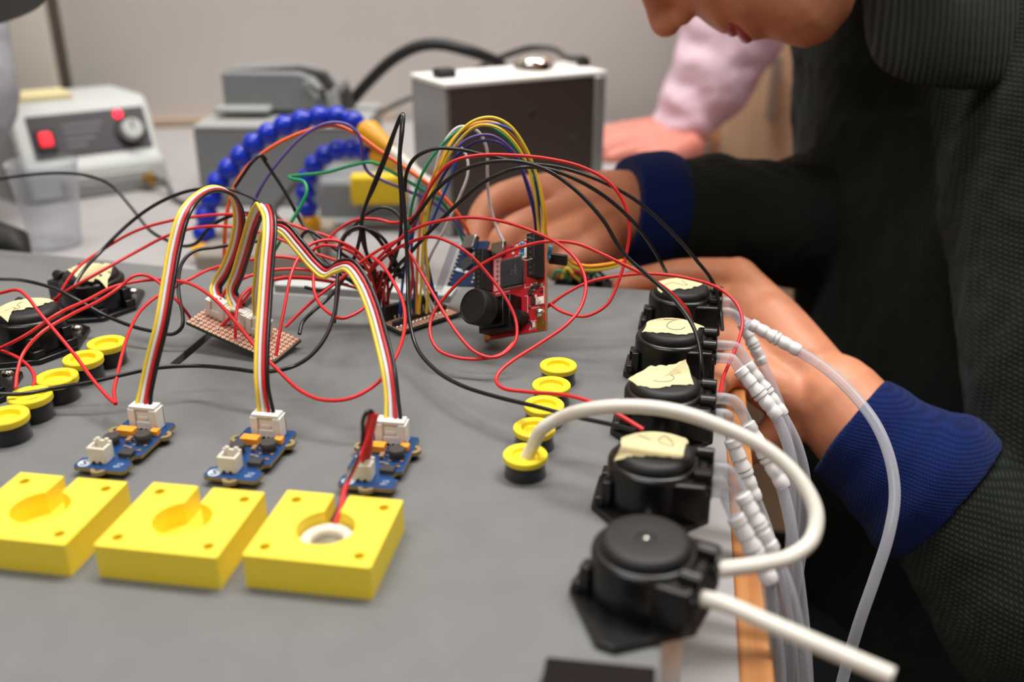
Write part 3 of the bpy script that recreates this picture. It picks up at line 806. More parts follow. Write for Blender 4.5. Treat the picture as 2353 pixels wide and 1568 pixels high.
# lens holder, barrel and cap
lh = MB().box((14.5, 10, 4.6), (20, 17, 9)).box((14.5, 10.5, 10), (15.5, 14.5, 3)).build('lens_holder', M['black'], rc, bev=.6)
MB().cyl((26, 7.4, .2), (26, 7.4, 6.2), 3.4, seg=20).build('holder_lug', M['blackm'], rc, smooth=40)
MB().lathe([(7.0, 10), (7.0, 13), (6.4, 13.2), (6.4, 14.4), (7.0, 14.6), (7.0, 17)], 32, (14.5, 11, 0)).build('lens_barrel', M['black'], rc, smooth=35)
MB().lathe([(8.6, 16), (8.7, 23.4), (8.3, 24.2), (7.6, 24.4), (7.4, 24.1), (0, 24.1)], 40, (14.5, 11, 0)).build('lens_cap', M['blackm'], rc, smooth=35)
# blue resistors on bent legs
def resistor(px, py, d, ang, n):
    c = atd(px, py, d)
    r = empty('resistor', c); tag(r, 'small sky blue resistor %s' % n, 'resistor', 'blue resistors on the red camera board')
    ax = (CU * math.cos(ang) + CR * math.sin(ang) - CF * .15).normalized()
    mm = ax.to_track_quat('Z', 'Y').to_matrix()
    MB().lathe([(.3, -3.4), (1.0, -3.1), (1.25, -2.5), (1.0, -1.7), (.9, 0), (1.0, 1.7), (1.25, 2.5), (1.0, 3.1), (.3, 3.4)], 16, m=mm).build('body', M['res'], r, smooth=40)
    for z in (-1.2, -.3, .7): MB().lathe([(1.02, z - .22), (1.02, z + .22)], 16, m=mm).build('colour_band', M['res_band'], r, smooth=40)
    for s in (-1, 1):
        MB().tube(spline([ax * s * 3.2, ax * s * 4.6, ax * s * 5.4 + CR * (2.0 if n[0] == 'i' else -3), ax * s * 4.6 + CR * (5 if n[0] == 'i' else -5)], 5), .25, 6).build('lead', M['tin'], r, smooth=60)
resistor(1200, 572, 455, .05, 'in front of the white patch by the socket')
resistor(1263, 580, 470, .22, 'behind the right board edge')
o = MB().box((0, 0, 0), (3.6, 6.4, .8), rotc).build('white_patch', M['white'], None, origin=(0, 0, 0), bev=.1)
o.location = atd(1208, 578, 461) * S + Vector((0, 0, Z0)); tag(o, 'small white patch beside the black socket of the camera board', 'component')
# black connector with yellow and orange leads behind the board
dc = atd(1283, 596, 474)
dp = empty('lead_connector', dc); tag(dp, 'black two row connector behind the camera board with orange and yellow leads', 'connector')
for k, dz in enumerate((1.3, -1.3)):
    MB().box((0, 0, 0), (9, 2.5, 2.5), Matrix.Rotation(R(4), 3, 'Y')).build('shell', M['blackm'], dp, bev=.2).location = (0, 0, dz * S)
# ------------------------------------------------------------------ small blue controller board leaning behind
nTL, nBL, nBR = atd(1052, 566, 520), atd(1027, 656, 512), atd(1090, 658, 500)
rotn, _ = frame(V(0, 0, 0), nBR - nBL, nTL - nBL)
nb = empty('controller_board', nBL, mat=rotn)
tag(nb, 'small dark blue controller board in clear sleeve leaning behind the camera', 'circuit board')
nw, nh = 18.5, (nTL - nBL).length + 3
bb = MB().box((nw / 2, nh / 2, -.7), (nw, nh, 1.4)).build('circuit_board', mat('navy_solder_mask', (22, 48, 86), .4, var=.15), nb, bev=.1)
MB().box((9, 13, .6), (7, 7, 1.2), Matrix.Rotation(R(45), 3, 'Z')).build('processor', M['chip'], nb, bev=.1)
MB().box((8, nh - 2.0, 1.9), (7.6, 8, 3.6)).build('usb_socket', M['steel'], nb, bev=.4)
MB().box((8, 8.5, .25), (11, 1.6, .3), Matrix.Rotation(R(-12), 3, 'Z')).build('white_strip', M['silk'], nb)
MB().lathe([(2.6, 0), (2.6, 1.2), (1.6, 1.8), (0, 1.9)], 20, (13, nh - 9, 0)).build('reset_button', M['chrome'], nb, smooth=45)
for k in range(8):
    for x in (1.3, nw - 1.3): MB().lathe([(.8, 0), (.7, .8), (0, 1.1)], 8, (x, 2 + 2.3 * k, 0)).build('solder_joint', M['tin'], nb, smooth=50)
MB().box((-3.2, nh / 2 - 2, 1.5), (5.5, nh + 2, .6)).box((-6, nh / 2 - 2, -1), (.6, nh + 2, 5)).build('clear_sleeve', M['cup_wall'], nb)

# ------------------------------------------------------------------ wires
ONB = lambda p: -640 < p.x < XE + 1 and p.y < 521
def P(px, py, Y, r=.9):
    p = aty(px, py, Y)
    if p.z < r and ONB(p):
        p = atz(px, py, r)
    elif p.z < ZT + r and p.x < 43:
        p = atz(px, py, ZT + r)
    return p
def wire(pts, r, m, label, group=None, cat='wire', name='wire', ends=()):
    q = [p if isinstance(p, Vector) else P(p[0], p[1], p[2], r) for p in pts]
    s = spline(q, 9)
    for p in s:
        if p.z < r and ONB(p) and p.z > -3: p.z = r
    c = s[len(s) // 2].copy()
    o = MB().tube(s, r, 8).build(name, M[m], None, smooth=60, origin=c)
    tag(o, label, cat, group)
    return o
# ribbon cables: four wires side by side
def ribbon(pts, wv, label, n=9):
    q = [p if isinstance(p, Vector) else aty(*p) for p in pts]
    s = spline(q, n)
    ws = spline([Vector(w).normalized() for w in wv], n)
    r0 = empty('ribbon_cable', q[0]); tag(r0, label, 'ribbon cable', 'four wire ribbon cables')
    N = len(s)
    for k, (m, off) in enumerate((('yel', -1.5), ('wht', -.5), ('red2', .5), ('blk', 1.5))):
        pts_ = []
        for i, p in enumerate(s):
            t = (s[min(i + 1, N - 1)] - s[max(i - 1, 0)]).normalized()
            w = ws[min(i, len(ws) - 1)]; w = (w - t * w.dot(t)).normalized()
            e = min(i, N - 1 - i); spread = 1.62 + max(0, 1 - e / 7) * .35
            pts_.append(p + w * off * spread)
        rel(r0, MB().tube(pts_, .8, 8)).build('yellow_wire white_wire red_wire black_wire'.split()[k], M[m], r0, smooth=60)
    return r0
def plug_top(k):
    x, y, a = BLUE[k]; return V(x + 1.0, y + 34, ZB + 1.6 + 9.6)
X1 = V(1, 0, 0)
s0, s1, s2 = SOCK
su = rot1.col[0]
def near(p, px, py, Y): return [p, aty(px, py, Y)]
ribbon([plug_top(0), (337, 890, 318), (350, 830, 322), (371, 745, 328), (387, 650, 338), (402, 565, 348), (424, 490, 358), (458, 449, 372), (500, 434, 388), (536, 452, 402), (550, 500, 412), (542, 560, 418), (520, 618, 423), (497, 658, 425), s0],
       [X1] * 5 + [V(1, .05, 0), V(1, -.1, 0), V(.8, -.6, 0), V(.7, -.75, -.1), V(.8, -.6, -.1), V(1, -.2, 0), V(1, 0, 0), V(1, 0, 0), su, su],
       'ribbon cable arching from the left blue board to the perfboard')
ribbon([plug_top(1), (602, 880, 320), (602, 800, 328), (608, 700, 340), (614, 610, 352), (620, 530, 364), (618, 492, 372), (604, 472, 382), (584, 505, 392), (566, 565, 400), (548, 625, 408), (533, 672, 412), s1],
       [X1] * 6 + [V(1, 0, .2), V(.9, -.3, 0), V(1, -.1, 0), V(1, 0, 0), V(1, 0, 0), su, su],
       'ribbon cable standing up from the middle blue board')
ribbon([s2, (592, 690, 398), (597, 640, 396), (603, 580, 394), (622, 525, 390), (650, 525, 386), (684, 562, 382), (722, 606, 378), (748, 626, 374), (775, 613, 370), (802, 610, 366), (830, 645, 360), (856, 705, 352), (877, 780, 342), (893, 850, 332), (900, 905, 326), plug_top(2)],
       [su, su, X1, X1, V(.8, .3, .5), V(.5, .6, .6), V(.55, .5, .6), V(.55, .5, .6), V(.6, .3, .75), V(.5, .2, .8), V(.8, .2, .5), V(1, .1, .1), X1, X1, X1, X1, X1],
       'ribbon cable running right from the perfboard to the third blue board')
# lead of the piezo disc
rl = empty('disc_lead', (BLK3.x, BLK3.y + 8, 9)); tag(rl, 'short red and black lead from the third blue board down to the disc', 'cable')
bx, by, _ = BLUE[2]
jt = V(bx - 2.4, by + 6.6, ZB + 1.6 + 8.2)
def dl(pts): return spline([p if isinstance(p, Vector) else aty(*p) for p in pts], 9)
rel(rl, MB().tube(dl([jt + V(-.6, 0, -3), (842, 1040, by + 6.5), (848, 995, by + 8), (856, 960, by + 9), (857, 950, by + 9.5)]), 2.0, 10)).build('heat_shrink', M['shrink'], rl, smooth=60)
rel(rl, MB().tube(dl([(857, 951, by + 9.5), (852, 945, by + 8.5), (843, 948, by + 7), (834, 968, by + 6), (834, 1000, by + 5), (828, 1040, by + 2), (808, 1078, by - 4), (793, 1110, by - 10), (782, 1160, by - 20), V(BLK3.x - 1.6, BLK3.y + 9, 8)]), .8, 8)).build('black_wire', M['blk'], rl, smooth=60)
rel(rl, MB().tube(dl([(856, 955, by + 9.5), (846, 1000, by + 6), (826, 1050, by + 1), (803, 1095, by - 6), (791, 1130, by - 14), (784, 1165, by - 21), V(BLK3.x - .3, BLK3.y + 8, 7.5)]), 1.0, 8)).build('red_wire', M['red'], rl, smooth=60)
rel(rl, MB().box(jt + V(0, 0, -2.6), (5, 4, 5.6))).build('plug', M['ivory'], rl, bev=.3)

GB, GR = 'black wires crossing the board', 'red wires crossing the board'
RB, RR = .95, .8
BW_ = [
 ([(-40, 422, 520), (0, 412, 520), (60, 403, 520), (140, 398, 515), (200, 404, 510), (255, 426, 500), (300, 475, 490), (345, 530, 480), (385, 553, 470), (425, 566, 460), (455, 556, 455), (475, 530, 455), (510, 505, 455), (560, 490, 455), (600, 500, 450)], 'black wire entering at the left edge across the clear tumbler'),
 ([(165, 668, 412), (190, 625, 424), (235, 575, 442), (290, 520, 455), (345, 478, 460), (400, 450, 462), (450, 436, 462), (520, 434, 462), (570, 450, 462), (605, 470, 460), (640, 500, 456), (690, 560, 452), (740, 605, 448), (800, 640, 446), (850, 650, 446)], 'black wire rising from the back left pump behind the ribbon arch'),
 ([(-40, 640, 430), (0, 642, 428), (60, 646, 414), (120, 662, 410), (175, 688, 406), (240, 724, 404), (310, 752, 398), (365, 764, 396), (398, 768, 396), (418, 752, 398), (420, 722, 402), (413, 690, 406), (410, 650, 412), (418, 606, 420), (445, 578, 428), (500, 568, 438), (570, 558, 446), (640, 548, 450)], 'black wire drooping past the left pump and doubling back up'),
 ([(-40, 905, 312), (0, 906, 314), (60, 905, 318), (120, 893, 326), (200, 880, 330), (280, 862, 336), (360, 846, 344), (450, 841, 350), (540, 848, 346), (600, 855, 344), (660, 847, 346), (705, 825, 356), (745, 780, 372), (768, 720, 392), (774, 660, 412), (778, 600, 428), (782, 560, 436), (800, 532, 440), (828, 522, 444), (860, 540, 446), (890, 580, 446), (920, 640, 446)], 'long black wire lying across the front of the board over the left cups'),
 ([(688, 768, 404), (695, 742, 410), (720, 715, 420), (755, 685, 430), (790, 640, 436), (815, 590, 440), (828, 540, 444), (832, 500, 446), (850, 445, 448), (880, 370, 450), (905, 305, 450), (923, 264, 450), (922, 300, 446), (917, 380, 442), (922, 460, 440), (920, 540, 440), (905, 600, 442), (880, 640, 446)], 'black wire from the perfboard corner up to the tall narrow peak'),
 ([(880, 655, 446), (850, 600, 448), (832, 545, 448), (838, 480, 448), (862, 425, 450), (890, 355, 452), (912, 290, 452), (926, 262, 451), (925, 300, 445), (919, 360, 440), (926, 440, 434), (933, 540, 426), (937, 640, 416), (939, 720, 404), (956, 795, 390), (1000, 850, 372), (1060, 886, 356), (1140, 912, 344), (1230, 934, 334), (1330, 960, 326), (1400, 975, 320), (1462, 990, 314)], 'black wire from the tall peak down the middle to the fourth pump'),
 ([(855, 648, 446), (890, 632, 444), (930, 595, 440), (985, 535, 436), (1050, 470, 432), (1110, 420, 430), (1170, 392, 430), (1230, 384, 430), (1300, 402, 432), (1380, 445, 436), (1450, 505, 444), (1500, 570, 456), (1531, 627, 468)], 'black wire arching over the camera board to the farthest pump'),
 ([(942, 515, 440), (962, 490, 438), (1000, 440, 434), (1050, 398, 430), (1110, 376, 428), (1180, 370, 426), (1250, 388, 424), (1320, 435, 422), (1385, 505, 418), (1430, 578, 414), (1490, 635, 410), (1550, 690, 404), (1590, 745, 396), (1608, 800, 388), (1612, 850, 382), (1613, 880, 382)], 'black wire sweeping down across the two taped pumps'),
 ([(930, 440, 446), (935, 395, 446), (955, 362, 446), (1000, 342, 446), (1050, 343, 446), (1120, 358, 448), (1200, 374, 450), (1290, 386, 452), (1375, 414, 454), (1460, 460, 456), (1540, 530, 458), (1600, 598, 460), (1638, 650, 462), (1655, 710, 458), (1660, 760, 450)], 'long black wire passing highest over to the right end of the pumps'),
 ([(690, 552, 448), (697, 538, 448), (712, 531, 448), (735, 545, 447), (770, 572, 446), (810, 600, 446), (860, 630, 446)], 'small black wire loop behind the third ribbon'),
 ([(780, 630, 446), (782, 580, 446), (792, 545, 446), (815, 528, 446), (850, 528, 446), (880, 548, 446), (903, 588, 446), (925, 640, 446)], 'black wire hoop standing near the red and black tangle'),
 ([(800, 540, 470), (825, 508, 470), (850, 488, 470), (880, 477, 470), (905, 485, 470), (922, 505, 468), (930, 540, 460)], 'dim black wire bow behind the tall peak'),
 ([(600, 358, 470), (625, 395, 470), (660, 450, 468), (695, 515, 464), (722, 545, 460), (735, 580, 456), (760, 610, 452)], 'straight black wire slanting in front of the grey cases'),
 ([(540, 430, 462), (560, 400, 462), (580, 372, 464), (600, 357, 468), (612, 368, 470)], 'short black wire bend on the blue hose'),
 ([(780, 640, 436), (776, 680, 420), (770, 720, 404), (768, 740, 398)], 'short black wire upright behind the loose red loop'),
 ([(835, 530, 446), (842, 580, 446), (856, 620, 446), (862, 660, 446), (866, 690, 446)], 'black wire dropping into the tangle left of the jumper wires'),
 ([(700, 660, 440), (740, 668, 440), (790, 640, 442), (820, 655, 444), (860, 662, 446), (900, 640, 446), (935, 610, 442)], 'black wire lying low under the third ribbon'),
]
for k, (p, l) in enumerate(BW_):
    wire(p, RB, 'blk', l, GB)
RW_ = [
 ([(-40, 682, 372), (0, 674, 371), (40, 667, 370), (62, 682, 367), (90, 718, 360), (130, 765, 352), (175, 820, 342), (215, 875, 330), (250, 915, 322), (265, 928, 318)], 'red wire bent over the left taped pump down to the cups'),
 ([(266, 929, 318), (262, 900, 326), (268, 870, 334), (282, 810, 352), (300, 755, 372), (325, 712, 388), (360, 682, 400), (400, 660, 410), (440, 640, 418), (480, 620, 428), (560, 600, 434), (640, 590, 438), (720, 605, 442), (800, 630, 446), (850, 655, 447)], 'red wire rising from the tip beside the left blue board'),
 ([(-40, 818, 346), (0, 801, 348), (60, 770, 352), (130, 723, 362), (200, 690, 384), (265, 658, 404), (330, 645, 414), (400, 645, 408), (445, 656, 398), (495, 690, 384), (545, 745, 366), (590, 800, 352), (640, 852, 342), (690, 898, 332), (745, 920, 326), (810, 914, 326), (870, 878, 334), (912, 815, 350), (930, 750, 370), (926, 695, 386), (905, 650, 402), (880, 612, 420), (855, 590, 434)], 'long red wire from the left edge looping low before the third ribbon'),
 ([(36, 892, 322), (40, 855, 330), (55, 810, 340), (95, 765, 350), (160, 725, 366), (230, 690, 388), (275, 660, 402), (305, 636, 408), (330, 632, 412), (360, 645, 410), (385, 670, 406), (410, 695, 404), (430, 720, 408), (442, 738, 413)], 'red wire from a left cup kinking up behind the first ribbon'),
 ([(-40, 800, 352), (0, 806, 350), (40, 822, 346), (68, 845, 340), (79, 868, 334), (76, 890, 328)], 'short red wire hooking down to a left cup'),
 ([(124, 712, 408), (140, 672, 414), (175, 620, 424), (235, 575, 446), (310, 532, 450), (390, 508, 452), (470, 496, 454), (550, 493, 454), (630, 505, 452), (710, 530, 450), (765, 548, 448), (800, 570, 446), (840, 610, 446)], 'upper red wire from the back left pump past the ribbon arch'),
 ([(118, 694, 410), (160, 665, 412), (230, 625, 420), (320, 575, 438), (390, 540, 444), (470, 521, 446), (550, 524, 446), (630, 545, 444), (700, 575, 442), (760, 595, 442), (820, 620, 444), (860, 650, 446)], 'lower red wire from the back left pump past the ribbon arch'),
 ([(455, 737, 411), (480, 712, 413), (510, 682, 414), (525, 660, 416), (560, 640, 420), (620, 622, 430), (700, 620, 440), (780, 640, 446)], 'red wire soldered at the left end of the perfboard'),
 ([(503, 757, 402), (530, 728, 404), (560, 692, 408), (590, 658, 410), (640, 640, 420), (720, 640, 436), (800, 655, 446)], 'red wire soldered beside the first white socket'),
 ([(541, 780, 393), (541, 745, 396), (545, 710, 402), (556, 680, 408), (590, 655, 418), (660, 640, 430), (760, 648, 444), (830, 665, 447)], 'red wire standing before the middle white socket'),
 ([(634, 818, 380), (642, 770, 386), (655, 700, 396), (668, 635, 408), (688, 590, 420), (715, 562, 428), (760, 552, 434), (810, 570, 438), (850, 610, 442)], 'red wire curving up from the perfboard near corner'),
 ([(655, 752, 402), (690, 718, 410), (730, 682, 418), (775, 648, 426), (820, 610, 434), (870, 575, 438), (930, 545, 440)], 'red wire slanting from the perfboard to the tangle'),
 ([(722, 610, 430), (720, 640, 424), (725, 680, 414), (750, 715, 402), (785, 732, 396), (815, 722, 400), (838, 705, 406), (845, 680, 416)], 'loose red wire loop hanging behind the third ribbon'),
 ([(715, 590, 440), (720, 575, 440), (740, 565, 440), (775, 567, 440), (815, 585, 440), (845, 620, 442), (860, 660, 444), (868, 700, 444)], 'red wire bow above the red and black tangle'),
 ([(745, 560, 446), (775, 530, 450), (820, 505, 452), (870, 505, 452), (900, 512, 450), (940, 505, 448), (975, 470, 444)], 'red wire wave crossing behind the tall black peak'),
 ([(843, 640, 440), (860, 605, 438), (900, 565, 434), (950, 528, 430), (1010, 508, 426), (1080, 500, 424), (1150, 508, 422), (1225, 532, 420), (1290, 565, 416), (1330, 605, 410), (1346, 652, 402), (1335, 705, 392), (1300, 748, 382), (1240, 790, 372), (1180, 828, 362), (1148, 855, 355), (1140, 875, 350), (1158, 893, 344), (1210, 901, 340), (1290, 907, 334), (1360, 925, 326), (1420, 953, 320), (1478, 988, 314)], 'red wire circling the camera board and running to the fourth pump'),
 ([(850, 625, 440), (885, 590, 438), (935, 560, 434), (985, 545, 432), (1025, 553, 428), (1075, 582, 424), (1125, 635, 420), (1165, 690, 414), (1186, 740, 408), (1184, 785, 400), (1160, 812, 394), (1130, 822, 390), (1090, 808, 392), (1050, 765, 398), (1012, 705, 408), (975, 640, 420), (950, 595, 428), (930, 565, 434)], 'red wire crossing the lens and looping under the camera board'),
 ([(1182, 786, 402), (1150, 815, 394), (1105, 825, 391), (1050, 822, 391), (1008, 805, 395), (989, 770, 402), (994, 725, 412), (1025, 680, 418), (1075, 630, 422), (1130, 595, 424), (1190, 570, 424), (1260, 555, 424), (1325, 560, 424), (1385, 585, 424), (1440, 612, 424), (1495, 640, 424), (1540, 672, 426), (1576, 708, 430), (1590, 740, 438)], 'red wire in a wide ring before the camera board going to the pumps'),
 ([(945, 520, 440), (968, 470, 440), (1000, 412, 440), (1040, 372, 440), (1100, 357, 442), (1180, 357, 444), (1260, 365, 446), (1340, 385, 448), (1400, 420, 448), (1435, 470, 446), (1446, 530, 442), (1438, 590, 438), (1420, 650, 432), (1395, 700, 426), (1345, 727, 422), (1295, 718, 424), (1262, 698, 430)], 'tall red wire arch falling in front of the far hand'),
 ([(1255, 708, 430), (1300, 675, 434), (1355, 648, 440), (1430, 633, 446), (1510, 630, 450), (1590, 642, 452), (1650, 662, 452), (1690, 695, 446), (1706, 735, 436), (1700, 775, 426), (1680, 825, 412), (1662, 868, 398), (1655, 905, 384)], 'red wire reaching over the farthest pump and down its right side'),
 ([(880, 690, 446), (885, 650, 446), (895, 615, 446), (908, 575, 446), (920, 565, 445), (935, 572, 444), (945, 600, 444), (948, 640, 446), (940, 690, 448)], 'red wire standing beside the blue jumper wire'),
]
for p, l in RW_: wire(p, RR, 'red', l, GR)
random.seed(11)
for k in range(10):     # solder tails of the tangle on the header board
    x, y = 856 + 9 * (k % 5) + random.uniform(-3, 3), 690 + 8 * (k // 5)
    dx = random.uniform(-25, 30)
    Y = 447 + (k % 5)
    tag_l = '%s solder tail in the tangle at the header perfboard' % ('red' if k % 2 else 'black')
    wire([(x, y + 12, Y), (x + dx * .2, y - 15, Y), (x + dx * .6, y - 35, Y - 2), (x + dx, y - 55 - random.uniform(0, 20), Y - 3)], .8, 'red2' if k % 2 else 'blk', tag_l, 'solder tails in the tangle' if k % 2 else 'black solder tails in the tangle')

# jumper wires from the header board over to the camera board
JG = 'coloured jumper wires'
def jump(pts, m, l, r=.75): wire(pts, r, m, l, JG, 'jumper wire', 'jumper_wire')
jump([(962, 722, 446), (968, 650, 446), (972, 560, 446), (980, 480, 448), (1005, 400, 452), (1040, 325, 456), (1085, 280, 460), (1130, 270, 462), (1170, 288, 464), (1205, 335, 466), (1232, 400, 468), (1246, 470, 468), (1248, 530, 466), (1246, 560, 464)], 'yel', 'yellow jumper wire forming the top of the rainbow arch')
jump([(980, 720, 448), (984, 640, 448), (978, 560, 448), (984, 480, 450), (1012, 396, 454), (1050, 330, 458), (1095, 290, 462), (1140, 292, 464), (1180, 325, 466), (1212, 380, 468), (1228, 440, 468), (1236, 510, 468), (1240, 560, 464)], 'yel', 'second yellow jumper wire inside the rainbow arch')
jump([(958, 722, 450), (958, 640, 450), (962, 560, 450), (974, 470, 452), (1005, 385, 456), (1045, 315, 460), (1090, 285, 464), (1135, 282, 466), (1180, 310, 468), (1218, 368, 470), (1244, 440, 470), (1254, 510, 468), (1252, 560, 466)], 'orange2', 'orange jumper wire in the rainbow arch')
jump([(945, 722, 452), (940, 640, 452), (938, 560, 452), (945, 480, 454), (970, 400, 456), (1010, 340, 460), (1055, 300, 464), (1100, 285, 467), (1150, 305, 469), (1195, 355, 471), (1228, 420, 472), (1248, 490, 472), (1258, 560, 470)], 'grn', 'green jumper wire in the rainbow arch')
jump([(918, 735, 446), (922, 680, 446), (932, 600, 448), (950, 520, 450), (985, 430, 454), (1030, 350, 458), (1080, 300, 462), (1130, 285, 465), (1175, 300, 467), (1210, 345, 469), (1230, 410, 470), (1238, 480, 470), (1240, 545, 468)], 'blu', 'bright blue jumper wire from the near end of the header board')
jump([(1002, 690, 454), (990, 640, 454), (978, 570, 454), (984, 490, 456), (1010, 420, 458), (1050, 360, 462), (1100, 325, 466), (1150, 330, 468), (1190, 375, 470), (1214, 440, 471), (1228, 500, 470), (1232, 548, 468)], 'navy', 'dark blue jumper wire low in the rainbow arch')
jump([(950, 722, 455), (952, 660, 455), (945, 600, 455), (952, 520, 456), (985, 430, 459), (1030, 360, 463), (1080, 318, 467), (1130, 312, 470), (1180, 350, 472), (1208, 410, 473), (1226, 470, 472), (1236, 548, 470)], 'pur', 'purple jumper wire low in the rainbow arch')
jump([(990, 718, 450), (974, 660, 452), (972, 590, 456), (976, 500, 460), (996, 410, 464), (1020, 330, 468), (1055, 292, 472), (1095, 300, 476), (1118, 340, 480), (1120, 400, 482), (1124, 460, 484), (1140, 520, 484), (1160, 562, 482)], 'wht', 'white jumper wire dropping behind the micro socket')
jump([(998, 712, 452), (976, 660, 454), (985, 600, 456), (1020, 530, 458), (1055, 455, 462), (1075, 400, 466), (1072, 360, 470), (1060, 340, 472)], 'wht', 'white jumper wire crossing the rainbow legs')
jump([(1010, 700, 454), (985, 640, 456), (978, 560, 460), (1005, 480, 464), (1035, 410, 468), (1055, 350, 472), (1065, 320, 474)], 'blu', 'straight blue jumper wire leaning in the rainbow arch')
jump([(516, 610, 462), (516, 560, 464), (520, 500, 466), (535, 440, 470), (570, 382, 476), (630, 335, 482), (700, 303, 486), (765, 288, 488), (815, 306, 490), (870, 345, 490), (940, 392, 490), (1005, 440, 492), (1050, 490, 496), (1074, 530, 500), (1078, 556, 502)], 'org', 'orange wire in a long low arch before the blue hose', 1.1)
jump([(558, 570, 464), (570, 510, 466), (595, 440, 470), (640, 372, 476), (700, 310, 482), (755, 283, 486), (800, 288, 488), (828, 318, 489), (832, 360, 489), (845, 395, 489), (880, 415, 489), (940, 440, 490), (1000, 470, 493), (1045, 510, 498), (1070, 545, 502)], 'pur', 'purple wire in a long arch dipping beside the hose tip', .9)
jump([(632, 575, 452), (660, 525, 456), (690, 475, 462), (705, 440, 466), (698, 418, 470), (672, 412, 474), (664, 406, 476), (690, 403, 478), (750, 396, 482), (810, 380, 486), (855, 373, 488), (900, 395, 489), (960, 430, 491), (1015, 465, 495), (1048, 515, 500), (1064, 555, 504)], 'grn', 'green wire with a hooked bend before the grey case', .95)
jump([(1006, 440, 494), (1036, 470, 496), (1060, 505, 498), (1084, 550, 502)], 'org', 'short orange strand joining the controller board', .9)
o = MB().box((0, 0, 0), (2.6, 2.6, 9), (CU * .85 + CR * .5).to_track_quat('Z', 'Y').to_matrix()).build('wire_end_shell', M['blackm'], None, bev=.2)
o.location = atd(1074, 556, 517) * S + Vector((0, 0, Z0)); tag(o, 'black connector shell on top of the controller board', 'connector')
for k, (dy, m, nm) in enumerate(((0, 'org', 'orange'), (9, 'yel', 'yellow'))):
    jump([dc + V(4, 0, 1.3 - 2.6 * k), (1320, 606 + dy, 472), (1350, 612 + dy, 476), (1395, 608 + dy, 484), (1432, 600 + dy * .8, 500), (1450, 608 + dy, 520)], {'org': 'orange2'}.get(m, m), '%s lead running from the connector to the near hand' % nm, .95)
# dark heap of small parts behind the camera board
bq = atd(1338, 640, 570); bq.y = max(bq.y, 540)
bm_ = empty('black_module', (bq.x, bq.y, ZT)); tag(bm_, 'black module standing on the bench behind the camera board', 'module')
MB().box((0, 0, 20), (34, 20, 40)).build('case', M['blackm'], bm_, bev=1.5)
for k in range(4): MB().box((-11 + 7 * k, -2, 42), (4, 6, 5)).build('terminal', M['black'] if k % 2 else M['cable_grey'], bm_, bev=.4)

random.seed(8)
for k in range(5):
    x = 1285 + 22 * k
    m = ['grn', 'yel', 'red2', 'grn', 'blk'][k]
    wire([(x - 16, 640, 531), (x - 4, 622 - 6 * (k % 2), 531), (x + 12, 628 + 5 * (k % 3), 531), (x + 26, 646, 532)], 1.0, m, '%s scrap lead lying in the dark behind the camera board' % ['green', 'yellow', 'red', 'rightmost green', 'black'][k], 'scrap leads behind the camera board')

# ------------------------------------------------------------------ tubing
def port(k, sy):
    return (PROOT[k].matrix_world @ (V(20.0, sy * 7.4, 12.2) * S) - Vector((0, 0, Z0))) / S
def outp(k): return (PROOT[k].matrix_world.to_3x3() @ V(1, 0, 0)).normalized()
def fitting(mb, a, b, r):
    ax = (b - a); L = ax.length; m = ax.to_track_quat('Z', 'Y').to_matrix()
    pr = [(r * 1.0, 0), (r * 1.35, L * .02)]
    for k in range(2): pr += [(r * 1.34, L * (.04 + .2 * k)), (r * 1.36, L * (.12 + .2 * k)), (r * 1.2, L * (.14 + .2 * k)), (r * 1.2, L * (.18 + .2 * k))]
    pr += [(r * 1.5, L * .46), (r * 1.5, L * .5), (r * 1.1, L * .505), (r * 1.1, L * .53), (r * 1.5, L * .535), (r * 1.5, L * .58)]
    for k in range(2): pr += [(r * 1.24, L * (.6 + .2 * k)), (r * 1.24, L * (.64 + .2 * k)), (r * 1.38, L * (.66 + .2 * k)), (r * 1.36, L * (.76 + .2 * k))]
    pr += [(r * 1.2, L)]
    return mb.lathe(pr, 20, a, m)
TR = 2.35
def clear_tube(k, sy, pre, fit, post, label):
    a = port(k, sy)
    r0 = empty('clear_tube', a); tag(r0, label, 'tube', 'clear tubes hanging from the pumps')
    f0, f1 = aty(*fit[0]), aty(*fit[1])
    up = [a, a + outp(k) * 5] + [aty(*p) for p in pre] + [f0 + (f1 - f0) * .12]
    rel(r0, MB().tube(spline(up, 8), TR, 16)).build('upper_tube', M['tube_clear'], r0, smooth=60)
    fo = rel(r0, fitting(MB(), f0, f1, TR)).build('barb_fitting', M['barb'], r0, smooth=35)
    random.seed(k * 3 + sy)
    ax = (f1 - f0)
    dn = [f1 - (f1 - f0) * .1] + [aty(*p) for p in post]
    rel(r0, MB().tube(spline(dn, 8), TR * 1.08, 16)).build('lower_tube', M['tube_clear'], r0, smooth=60)
clear_tube(0, -1, [(1700, 733, 462)], ((1724, 745, 458), (1838, 808, 448)), [(1900, 850, 440), (1965, 912, 428), (2015, 980, 414), (2046, 1060, 400), (2056, 1140, 388), (2042, 1230, 376), (2010, 1330, 366), (1975, 1430, 358), (1945, 1530, 352), (1925, 1610, 346)], 'long clear tube bowing far right from the farthest pump')
clear_tube(0, 1, [(1692, 712, 478)], ((1706, 742, 478), (1752, 838, 472)), [(1775, 890, 466), (1800, 960, 458), (1815, 1060, 448), (1818, 1180, 436), (1812, 1320, 424), (1808, 1480, 412), (1806, 1640, 400)], 'clear tube falling from the back port of the farthest pump')
clear_tube(1, 1, [(1690, 798, 420)], ((1715, 836, 418), (1800, 955, 410)), [(1830, 1020, 404), (1850, 1100, 398), (1852, 1190, 392), (1838, 1290, 386), (1822, 1400, 380), (1812, 1620, 372)], 'clear tube from the second pump, right one of its pair')
